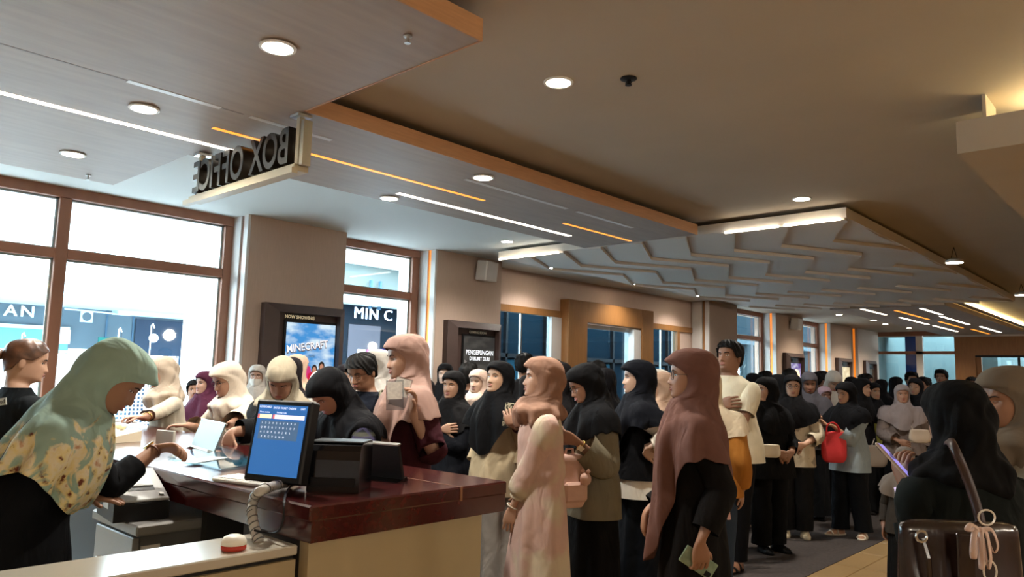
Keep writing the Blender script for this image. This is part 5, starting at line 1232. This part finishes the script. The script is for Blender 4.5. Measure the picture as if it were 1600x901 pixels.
person('pink',635,521,4.1,-72,'tall woman in a dusty pink hijab and maroon dress holding up tickets',skin_c='b28468',open_=1.22,style='long',front=.86,hjc='a08277',top='dress',topc='3d1a22',hpit=8,visor=.012,arms=('hang',H((644,642,3.82),UP+.1*RT-.3*FD,-RT*.5-FD*.3,'hold',RT*.5-UP)),sleeve=(.034,.55,.9),seed=16,down=.45)
person('puffer',709,578,5.7,-38,'woman in a black hijab and navy puffer jacket with folded arms below the grey poster',skin_c='a97a5c',hjc='1c1a1d',top='jacket',topc='1c2029',arms=('cross','cross'),sleeve=(.03,.9,.6),seed=17,hyaw=8)
person('paleface',696,567,8.2,-10,'woman in a black hijab far back beside the edge of the grey poster',skin_c='c09a82',hjc='1a181a',topc='302e33',seed=18)
person('manback',733,567,7.2,165,'man with black hair seen from behind below the grey poster',hj=False,hair_s='short',male=True,top='tee',topc='22242a',bottom='trousers',seed=19,faceparts=False)
person('rosy',748,576,6.8,-30,'woman in a pale rose hijab between the puffer jacket and the looking-up woman',skin_c='c29a80',style='short',hjc='cdb2a2',topc='c2b095',seed=20)
person('lookup',781,563,5.15,-42,'woman in a long black scarf and beige ruffled jacket looking up to the left',skin_c='b98d6c',style='long',front=.98,hjc='17171a',top='jacket',topc='b3a284',bottom='skirt',botc='948c80',hpit=-8,arms=('hang','hang'),sleeve=(.034,.86,.9),seed=21,hem=.70,bmat=cloth('958d84','satin'))
person('maroon2',868,563,5.05,-82,'woman in a black hijab and maroon dress standing behind the pink dress',skin_c='a97a5e',hjc='1a181a',top='dress',topc='41171d',arms=(H((797,668,4.75),UP*.9-.2*RT,-RT*.1+FD,'hold'),'hang'),sleeve=(.024,.9,.6),seed=22)
person('pinkdress',848,556,4.1,-80,'woman in a tan wrapped hijab and pale pink dress with lace sleeves beside the counter',skin_c='c29478',style='short',hjc='9a7866',top='dress',tmat=blotch('lace','d2b2a6','d3c6ae',4,.48,.6),topc='d0b5a8',hpit=-4,arms=('hang',H((797,800,3.95),-UP-.1*RT,FD*.6,'relax',RT)),sleeve=(.030,.80,1.6),bulk=1.5,seed=23,wide=1.02)
person('olivejk',914,570,4.45,-72,'woman in a black hijab, olive jacket and glasses looking down, behind the pink backpack',skin_c='9c6d50',hjc='18171a',top='jacket',topc='77715f',hpit=24,specs=True,arms=(H((884,676,4.45),-RT+.2*UP,UP,'hold'),H((902,690,4.15),-RT*.9+.35*UP,UP*.4+FD*.8,'hold',RT*.6-UP)),sleeve=(.044,.90,1.1),hem=.70,bottom='skirt',botc='121316',seed=24,down=.6,wide=1.08)
person('bkhead1',946,574,5.6,175,'woman in a black hijab seen from behind, right of the olive jacket',hjc='17161a',topc='222126',seed=25,faceparts=False)
person('bkhead2',934,562,7.2,170,'dark-haired person seen from behind below the glass door',hj=False,hair_s='bun',topc='26242a',seed=26,faceparts=False)
person('bkhead3',819,552,8.2,175,'dark-haired person seen from behind below the left door glass',hj=False,hair_s='short',topc='2c2a2c',seed=27,faceparts=False,bottom='trousers',male=True)
person('bkhead4',866,560,8.6,150,'dark-hooded woman near the door post left of the portal',hjc='1c1719',topc='262226',seed=28,faceparts=False)
person('navy',997,561,5.0,-80,'woman in a long navy hijab, black vest and white sleeves facing left',skin_c='c49a80',open_=1.22,style='long',front=.95,hjc='171a26',top='blouse',topc='e4ddd0',vest='15161a',arms=('hang',H((1004,700,4.72),RT*.7-UP*.5,FD,'flat',RT*.7-.3*UP-FD*.2)),sleeve=(.036,.88,1.5),hem=.72,bottom='skirt',botc='141a24',seed=29,visor=.016)
person('beige2',1034,580,5.6,-82,'woman in a beige brown hijab between the navy hijab and the tall brown hijab',skin_c='b08468',hjc='a88c78',topc='7d6857',style='short',seed=30)
person('cap',1028,576,6.6,-60,'woman in a white hijab just behind the beige brown hijab',skin_c='b98d74',hjc='d8d2c6',topc='8a857c',seed=31)
person('tall',1080,543,3.45,-84,'tall woman in a long brown hijab and black dress with glasses, in the foreground',skin_c='a87456',open_=1.22,style='xlong',front=.66,hjc='6c4c43',top='dress',topc='1f1a19',specs=True,visor=.022,arms=(H((1008,800,3.5),-UP-.1*RT,RT,'hold'),H((1094,846,3.1),-UP+.05*RT,FD-.3*RT,'hold',RT)),sleeve=(.026,.9,.8),seed=32,wide=1.02)
person('whitetee',1140,531,6.2,-34,'man in a cream t-shirt with crossed arms, taller than the queue',skin_c='8f5f42',hj=False,hair_s='short',male=True,wide=1.16,deep=1.12,top='tee',topc='dcd3ba',sleeve=(.028,.42,.6),arms=('cross','cross'),bottom='slim',botc='16161a',shoes='2b201b*',hem=.74,seed=33,hpit=-4,legs={1:(.10,.0,-.2),-1:(-.12,.10,.15)})
person('mustard',1108,578,5.05,172,'person in a cream hijab and mustard jacket hidden behind the tall brown hijab',hjc='cfc0a6',top='jacket',topc='a46c2e',bottom='slim',botc='2f3b4c',sleeve=(.034,.9,.6),wide=1.1,seed=34,faceparts=False,arms=('hang','hang'))
person('blackwide',1197,588,6.7,40,'woman in a wide black hijab and black tunic with a white pouch at her hip',hjc='121215',topc='151517',hyaw=-90,wide=1.2,arms=('clasp','clasp'),bottom='trousers',botc='141416',hem=.68,flare=.04,seed=35,skin_c='9c6c50',shoes='1c1c1e')
person('left2',1216,584,8.2,-80,'woman in a black hijab in profile just left of the glasses girl',skin_c='a57a60',hjc='18171a',topc='262428',seed=36)
person('glassgirl',1238,584,7.35,4,'girl in a black hijab with glasses and a cream patterned jacket facing the camera',skin_c='b98a6c',hjc='151417',top='jacket',tmat=blotch('prints','cdc0a6','9a8f7e',9,.56,.6),topc='cdc0a6',specs=True,arms=('clasp','clasp'),bottom='trousers',botc='2a2a2c',shoes='d8ccb0',hem=.70,sleeve=(.03,.88,.8),seed=37)
person('bunback',1234,575,9.3,160,'woman with dark hair in a bun just behind the glasses girl',hj=False,hair_s='bun',topc='2a2626',seed=38,faceparts=False)
person('greyhood',1264,581,8.3,8,'woman in a charcoal hijab and brown grey coat looking down beside the glasses girl',skin_c='8c5c44',hjc='4c4a50',topc='443c39',hpit=14,seed=39,down=.5,arms=('phone','phone'),sleeve=(.03,.9,.6))
person('whitebow',1302,582,9.4,20,'woman in an off white hijab bowing her head above the pink hijab',skin_c='b08468',hjc='b9b1a6',topc='4a4644',hpit=34,seed=40,down=.6)
person('pinkdark',1288,603,8.9,24,'short woman in a mauve hijab beside the sweatshirt girl',skin_c='6f4534',hjc='9d8590',topc='3a3640',seed=41)
person('sweat',1321,596,7.4,-42,'girl in a black hijab and grey blue sweatshirt carrying a red bag',skin_c='b3805f',hjc='131317',top='sweat',topc='8e9ba2',arms=(H((1284,660,7.45),-RT*.6+.3*UP-FD*.2,UP,'hold'),H((1300,664,7.25),-RT+.1*UP,UP,'hold',RT*.6-UP)),sleeve=(.042,.88,.9),hem=.68,bottom='trousers',botc='1e222b',shoes='d8cfbd*',seed=42,hpit=8,legs={1:(.10,.05,-.3),-1:(-.10,-.06,.5)},wide=1.05,down=.4)
person('prof1',1346,590,8.8,70,'woman in a black hijab in profile facing right behind the sweatshirt girl',skin_c='a87c60',hjc='171518',topc='232126',seed=43)
person('lime',1364,597,9.5,48,'woman in a black hijab and lime green top looking right',skin_c='a97c5c',hjc='141316',topc='a3a95a',seed=44,hyaw=-10)
person('smiler',1409,600,8.6,8,'smiling woman in a grey hijab and taupe blouse with a pale shoulder bag',skin_c='a9765a',hjc='93898a',topc='776b66',wide=1.22,deep=1.1,style='long',front=1.05,seed=45,arms=('clasp','hang'),sleeve=(.04,.9,.8))
person('behindsm',1430,590,9.8,-20,'woman in a black hijab just behind the smiling woman',skin_c='b08468',hjc='151417',topc='222026',seed=46)
person('kid',1413,697,5.0,-10,'small child in a grey brown hood standing low behind the glowing phone',skin_c='8c5f48',hjc='77706a',topc='3a3632',seed=47)
for k,(px,py,dp,fc,mn,hc,tc_,lb) in enumerate(((1353,584,12.5,80,True,None,'2b2a2c','far man with black hair in profile near the last poster'),(1377,592,11.5,150,False,'171518','25232a','far woman in a black hijab left of the smiling woman'),
  (1400,588,12.,140,False,'1a171a','26242a','far woman in a black hijab straight above the smiling woman'),(1424,581,12.8,20,True,None,'2b2927','far man with a flat fringe below the window mullion'),(1443,589,12.2,-40,True,None,'5a3a30','far man with a reddish shirt left of the tall far man'),
  (1470,577,12.6,-10,True,None,'6a4038','tall far man in front of the bright far window'),(1518,589,13.5,-5,True,None,'2f2c2a','far man beside the wooden far wall'),(1537,606,9.5,-30,False,'a98f8c','4a3a38','woman in a pale pink hijab between the two nearest heads on the right'),
  (1330,588,10.5,160,False,'19161a','24222a','far woman in a black hijab below the yellow poster'),(1176,582,9.5,170,False,'18161a','232127','far woman in a black hijab left of the wide black hijab'),(1196,580,10.5,150,True,None,'5a2f30','far dark-haired man just right of the cream t-shirt man'),
  (1283,580,10.5,120,True,None,'2a2828','far dark-haired man between the charcoal and off white hijabs'),(1546,592,14,150,True,None,'222022','farthest dark-haired man beside the right doorway'))):
    if mn: person('far%d'%k,px,py,dp,fc,lb,skin_c='9a6c52',hj=False,hair_s='short',male=True,top='tee',topc=tc_,bottom='trousers',seed=60+k,shoes=None,faceparts=abs(fc)<110,sub=0)
    else: person('far%d'%k,px,py,dp,fc,lb,skin_c='b08a74',hjc=hc,topc=tc_,seed=60+k,shoes=None,faceparts=abs(fc)<110,sub=0)
for k,(px,py,dp,fc,hc,tc_,lb) in enumerate(((666,592,6.4,165,'2a2526','201f24','woman in a dark hijab seen from behind, left of the navy puffer jacket'),(900,590,6.6,170,'1b191c','1e1d22','woman in a black hijab seen from behind, left of the olive jacket'),
  (1060,590,7.4,-70,'2a2325','28252a','woman in a dark brown hijab behind the tall brown hijab'),(826,585,6.6,165,'1a191b','212024','woman in a black hijab seen from behind, left of the tan hijab'),(1156,600,7.8,170,'1a181c','1d1c22','woman in a black hijab hidden behind the cream t-shirt man'),(765,590,7.8,170,'1f1c1f','232228','woman in a black hijab seen from behind, right of the pale rose hijab'))):
    person('fill%d'%k,px,py,dp,fc,lb,skin_c='b08a74',hjc=hc,topc=tc_,seed=90+k,shoes=None,faceparts=False,sub=0)
# ---- the two nearest figures at the right edge
person('olivehood',1573,571,2.75,-50,'woman in an olive brown wrapped hijab and grey green top at the right edge',skin_c='a06c4c',style='short',hjc='6a5f52',top='blouse',topc='948f80',hpit=9,hyaw=0,visor=.014,open_=1.08,bulk=1.6,seed=50,down=.85,arms=('hang','hang'))
person('phonegirl',1490,594,2.28,-142,'woman in a black hijab and dark green coat seen from behind, holding a glowing phone',skin_c='96684e',style='short',bulk=.35,hjc='141416',top='jacket',tmat=cloth('1b2221'),topc='1b2221',wide=1.12,hpit=10,faceparts=False,seed=51,ease=.03,
  arms=(H((1446,770,2.5),-RT*.5+UP*.6,RT*.5+FD*.2+UP*.2,'hold',RT*.3-UP),H((1416,762,2.34),-RT*.15+UP+.1*FD,RT*.7+FD*.2,'hold',-UP+RT*.2)),sleeve=(.032,.86,.8),bottom='skirt',botc='17181a',hem=.68)
# ================================================================ things they hold or carry
def phone(c, long_, nrm, label, col='2a2c30', scr=None, size=(.074,.152), back=None, nm='phone'):
    z = Vector(nrm).normalized(); y = Vector(long_); y = (y-z*y.dot(z)).normalized(); x = y.cross(z)
    p = empty(nm, (0,0,0), label=label, cat='phone'); p.matrix_world = Matrix(((x.x,y.x,z.x,c.x),(x.y,y.y,z.y,c.y),(x.z,y.z,z.z,c.z),(0,0,0,1)))
    w,h = size[0]/2,size[1]/2
    MB().box(-w,w,-h,h,-.0045,.0045,bev=.003).build('case', back or mat('phone_'+col,col,.35), p)
    MB().box(-w+.004,w-.004,-h+.005,h-.005,.0045,.0052).build('screen', scr or m_blackg, p)
    MB().box(-w+.006,-w+.028,h-.034,h-.008,-.0065,-.0045).build('camera_bump', m_black, p)
    return p
def held_phone(key, side, label, ang=.9, **k):
    c,fd,do,th = held(PEOPLE[key],side)
    return phone(c-do*.012+fd*.022, fd*math.sin(ang)+th*math.cos(ang), -do, label, **k)
def watch(key, side, strap, face_=None, nm='wristwatch', r=.029, back=.02):
    pr = PEOPLE[key]; i = pr['inf'][side]; root = pr['root']; s = pr['s']; Wc = Vector(i['W'])-i['d2']*back; d = i['d2']; u = i.get('dors',d.orthogonal()); u = (u-d*u.dot(d)).normalized(); v = d.cross(u)
    mb = MB(); mb.tube([(Wc+u*r*math.cos(a)*.92+v*r*math.sin(a)*1.12) for a in np.linspace(0,2*PI,20,endpoint=False)],.0045,6,closed=True,flat=1.)
    mb.v = [tuple(q*s for q in p) for p in mb.v]; o = mb.build(nm, strap, root, smooth=True)
    if face_:
        M = Matrix(((v.x,d.x,u.x,0),(v.y,d.y,u.y,0),(v.z,d.z,u.z,0),(0,0,0,1))); c = (Wc+u*(r*.95+.003))*s
        MB().box(-.017,.017,-.019,.019,-.004,.005,Matrix.Translation(c) @ M,bev=.004).build('watch_case', m_black if face_ != 'gold' else mat('gold','c9a560',.25,metal=1.), o)
        MB().box(-.0145,.0145,-.0165,.0165,.005,.0056,Matrix.Translation(c) @ M).build('watch_face', em('watch_glow','c9b8d8',.22) if face_ == 'lit' else mat('dial','d8ccb4',.3), o)
watch('mint',-1,mat('strap_brown','6a4030',.5),'gold'); watch('beige',-1,mat('gold','c9a560',.25,metal=1.)); watch('olivejk',-1,mat('gold','c9a560',.25,metal=1.),'gold',back=.03)
watch('pinkdress',-1,mat('bead_white','d8cfc0',.4),nm='bracelet',back=.01); watch('phonegirl',-1,mat('strap_cream','cfc0a8',.5),'lit',back=.012); watch('blackwide',1,m_black,nm='bracelet')
held_phone('backpack',1,'black phone in the hands of the tousled-haired man',col='1b1d22')
c,fd,do,th = held(PEOPLE['maroon2'],1)
phone(c-do*.02+UP*.02, UP+.15*RT, FD, 'phone in a patterned grey case held up beside the tan hijab',back=blotch('phonecase','b9b49c','3a3830',60,.5,.53))
c,fd,do,th = held(PEOPLE['tall'],-1)
phone(c+FD*.012+fd*.03, fd*.55+RT*.85, FD, 'pale green phone in the hanging hand of the tall woman',back=mat('phone_sage','8fa58c',.25,noise=.3,nscale=30))
held_phone('tall',1,'small black phone in the far hand of the tall woman',col='151618',size=(.05,.10))
held_phone('glassgirl',-1,'dark phone between the hands of the glasses girl',col='1d1d22')
held_phone('greyhood',1,'dark phone held by the woman in the charcoal hijab',col='1b1b20')
held_phone('sweat',1,'dark phone in the hand of the sweatshirt girl',col='202024')
held_phone('beige',1,'white phone in the hands of the beige hijab woman',col='dcd8d2')
q1 = atd(1376,697,2.34); q2 = atd(1428,754,2.26); ax = (q2-q1).normalized()
# lit phone of the nearest woman, screen turned to her and the camera
nrm = ((O-(q1+q2)/2).normalized()*.5+RT*.85+UP*.2).normalized(); nrm = (nrm - ax*nrm.dot(ax)).normalized()
pg = phone((q1+q2)/2, -ax, nrm, 'phone with a lit lavender screen in a cream case near the right edge', scr=em('phone_lavender','8f86d8',.42), back=mat('phone_cream','cdb9a8',.4), size=(.078,.158))
for k in range(3): MB().box(-.028+.02*k,-.014+.02*k,.015,.03+.006*k,.0053,.0057).build('screen_picture', em('phone_pic','3c3a60',.3), pg)
# tickets
c,fd,do,th = held(PEOPLE['pink'],-1)
for k,(dx,rz,lb) in enumerate(((0,.05,'clear plastic ticket sleeve held up by the woman in dusty pink, nearer one'),(-.035,-.25,'clear plastic ticket sleeve held up by the woman in dusty pink, farther one'))):
    t = empty('ticket_sleeve', atd(617+k*9,617-k*5,3.79+.02*k), label=lb, cat='ticket'); M = frame((0,0,0), RT, UP) @ Matrix.Rotation(rz,4,'Z')
    MB().box(-.045,.045,-.075,.075,-.001,.001,M).build('sleeve', glass_mat('sleeve_clear',(.75,.78,.80),.12), t); MB().box(-.038,.038,-.02,.068,.001,.0016,M).build('ticket_paper', mat('ticket_paper','f4f2ea',.6,noise=.2,nscale=60), t)
def bag(nm, c, w, h, d, mt, label, xdir=RT, top=.75, strap=None, smt=None, flap=False):
    b = empty(nm, c, math.atan2(xdir.y,xdir.x), label=label, cat='bag'); g = Grid(); prev = None; n = 24
    for t in (0,.04,.15,.35,.6,.8,.93,1.):
        z = -h/2+h*t; k = (1-(1-min(1,t*5))**2*.35) * (1-(1-top)*max(0,(t-.5)/.5)**1.5); e = .55+.45*math.sin(min(1,t*1.4+.15)*PI)**.5 if t < 1 else .35
        ids = g.ring([(w/2*k*se(math.cos(a),3.2),d/2*e*se(math.sin(a),2.6)*(1+.12*math.sin(5*a+t*4)),z) for a in np.linspace(0,2*PI,n,endpoint=False)])
        if prev: g.bridge(prev,ids)
        else: g.f.append(tuple(ids)); g.m.append(0)
        prev = ids
    g.f.append(tuple(prev)); g.m.append(0)
    g.build('bag_body', mt, b, smooth=True, sub=1, recalc=True)
    if flap: MB().box(-w*.36,w*.36,-d*.62,-d*.3,h*.0,h*.42,bev=.006).build('flap', mt, b)
    if strap:
        inv = Matrix.Translation(c) @ Matrix.Rotation(b.rotation_euler.z,4,'Z'); inv.invert()
        for st in strap: MB().tube([inv @ Vector(p) for p in spline(st,6)],.011,6,flat=.45).build('strap', smt or mt, b, smooth=True)
    return b
m_tote = mat('tote_leather','2a1d1a',.22,noise=.3,nscale=5,bump=.5,bscale=6,stretch=(3,3,.35),coat=.4)
pc = atd(1500,905,1.72); pc2 = atd(1488,694,1.80); pc3 = atd(1532,815,1.73)
tb = bag('tote_bag', pc, .285, .27, .11, m_tote, 'large glossy dark brown tote bag hanging at the bottom right', RT, .96, [[atd(1480,690,1.95), pc2, pc2.lerp(pc3,.5)+RT*.006, pc3, pc3-UP*.06]], mat('strap_leather','3a2722',.35))
MB().tube([(-.11,-.05,.10),(-.105,-.062,.06),(-.10,-.06,-.06)],.006,6).build('handle', m_tote, tb); MB().box(-.04,.0,-.064,-.056,-.10,.115,bev=.003).build('clasp_strap', m_tote, tb)
MB().tube([(-.115+.012*math.cos(a),-.055,.105+.012*math.sin(a)) for a in np.linspace(0,2*PI,14,endpoint=False)],.003,6,closed=True).build('ring', m_chrome, tb)
rc = atd(1532,828,1.62); rb = empty('ribbon_charm', rc, math.atan2(RT.y,RT.x), label='pink ribbon bow with pearl loops tied on the dark tote bag', cat='charm'); m_rib = mat('ribbon_pink','cdb2a4',.5)
for k,(dx,dz,ln) in enumerate(((-.02,-.035,.05),(-.028,.012,.03),(.026,-.02,.055),(.012,-.045,.075),(-.004,-.05,.065))):
    pts = spline([(0,0,0),(dx*.8,-.006,dz*.3+.008),(dx*1.2,-.008,dz-.01),(dx*.9,-.004,dz-ln*.45),(dx*.5,0,dz*.4)],5); MB().tube(pts,.006,6,flat=.25).build('ribbon', m_rib, rb, smooth=True)
MB().lathe([(.0001,-.008),(.006,-.004),(.008,0),(.006,.004),(.0001,.008)],10).build('knot', m_rib, rb)
pb = MB(); pb.tube([(.012+.018*math.cos(a),-.004,.028+.016*math.sin(a)) for a in np.linspace(0,2*PI,18,endpoint=False)],.0022,5,closed=True); pb.build('pearl_loop', mat('pearl','d8d0c4',.2), rb)
MB().tube([(.014+.014*math.cos(a),-.004,-.085+.022*math.sin(a)) for a in np.linspace(0,2*PI,18,endpoint=False)],.0022,5,closed=True).build('pearl_loop', mat('pearl','d8d0c4',.2), rb)
# pink backpack with a soft toy
m_pk = mat('backpack_pink','cba594',.7,noise=.1,nscale=10,bump=.3,bscale=12)
bp_ = bag('backpack', atd(889,750,4.12), .20, .29, .14, m_pk, 'small pink backpack on the back of the woman in the pale pink dress', (RT*.9+FD*.5).normalized(), .8)
MB().box(-.075,.075,-.085,-.05,-.11,.0,bev=.015).build('front_pocket', m_pk, bp_); MB().tube([(-.03,0,.12),(-.02,0,.17),(.02,0,.17),(.03,0,.12)],.008,6).build('handle', m_pk, bp_)
iv = (Matrix.Translation(bp_.location) @ Matrix.Rotation(bp_.rotation_euler.z,4,'Z')).inverted()
for a,b,c_ in (((866,700,3.98),(838,690,3.90),(872,745,3.97)),): MB().tube([iv @ Vector(v) for v in spline([atd(*a),atd(845,664,3.95),atd(826,700,3.9),atd(850,752,3.93),atd(872,770,4.0)],6)],.014,6,flat=.4).build('strap', m_pk, bp_, smooth=True)
ty = empty('plush_toy', atd(915,748,4.06), label='small pink plush toy hanging on the pink backpack', cat='toy')
MB().lathe([(.0001,-.04)]+[(.032*math.cos(a),.036*math.sin(a)) for a in np.linspace(-1.3,1.3,7)]+[(.0001,.04)],12).build('toy_body', m_pk, ty, smooth=True)
for s in (-1,1): MB().lathe([(.0001,-.016),(.014,0),(.0001,.016)],8,Matrix.Translation((s*.018,0,.042))).build('toy_ear', m_pk, ty, smooth=True)
# olive backpack of the man, red bag, pouches
m_ol = mat('backpack_olive','6f6a52',.7,bump=.2,bscale=60)
bag('backpack', atd(608,668,5.0), .30, .40, .16, m_ol, 'olive backpack of the man looking down at his phone', (RT+FD*-.5).normalized(), .85, [[atd(600,612,4.85),atd(594,612,4.7),atd(597,640,4.5),atd(602,690,4.7)]])
m_red = mat('bag_red','c8252a',.6,bump=.2,bscale=9)
bag('shopping_bag', atd(1303,698,7.2), .235, .30, .08, m_red, 'bright red shopping bag carried by the sweatshirt girl', (RT-FD*.2).normalized(), .93, [[atd(1291,681,7.2),atd(1293,664,7.2),atd(1302,660,7.2),atd(1310,668,7.2),atd(1313,683,7.2)]])
m_ivory = mat('pouch_ivory','cfc4ae',.5,bump=.3,bscale=12)
bag('waist_pouch', atd(1204,704,6.30), .17, .11, .07, m_ivory, 'ivory pouch at the hip of the wide black hijab woman', RT, .85, [[atd(1190,695,6.34),atd(1180,675,6.42),atd(1179,660,6.4)]])
bag('shoulder_bag', atd(1437,681,8.2), .24, .15, .08, mat('bag_pale','b9aa98',.5), 'pale shoulder bag of the smiling woman', RT, .8, [[atd(1428,676,8.25),atd(1424,666,8.3)]])
bag('shoulder_bag', atd(1368,712,8.3), .26, .24, .09, mat('bag_taupe','83776b',.6), 'taupe bag hanging low beside the lime top', RT, .8, [[atd(1362,697,8.3),atd(1366,685,8.4)]])
ln_ = empty('pink_strap', atd(1134,775,4.6), label='pink strap hanging behind the tall woman in black', cat='strap'); MB().tube([(RT*a+UP*b) for a,b in ((-.01,.05),(0,0),(.012,-.08),(.02,-.14))],.012,6,flat=.3).build('band', mat('strap_pink','c99a90',.6), ln_)
MB().box(-.03,.03,-.006,.006,-.02,.05,frame((0,0,0),RT,FD)).build('tag', mat('strap_pink','c99a90',.6), ln_)
# white label printed on the back of the black t-shirt
from mathutils.bvhtree import BVHTree
def stick(key, nm, px, py):
    """where the line of sight through a pixel meets a garment, in the coordinates of its wearer"""
    pr = PEOPLE[key]; o = [c for c in pr['root'].children if c.name.split('.')[0] == nm][0]; iv = pr['M'].inverted()
    bv = BVHTree.FromPolygons([v.co for v in o.data.vertices],[p.vertices for p in o.data.polygons])
    h = bv.ray_cast(iv @ O,(iv.to_3x3() @ ray(px,py)).normalized()); return o, h[0], h[1], iv
o, hit, nr, iv = stick('bun','t_shirt',6,628)
if hit is not None:
    if nr.dot(iv @ O - hit) < 0: nr = -nr
    xd = iv.to_3x3() @ RT; M = frame(hit+nr*.006, xd-nr*xd.dot(nr), UP)
    pt = MB().box(-.05,.022,-.018,.018,-.003,.002,M).build('back_print', mat('print_white','b9bcb8',.7), o)
    text_mesh('lettering','ud',.03,mat('print_dark','2a2c2e',.7),o,M @ Matrix.Translation((0,0,.0025)),.0004,bold=.0006)
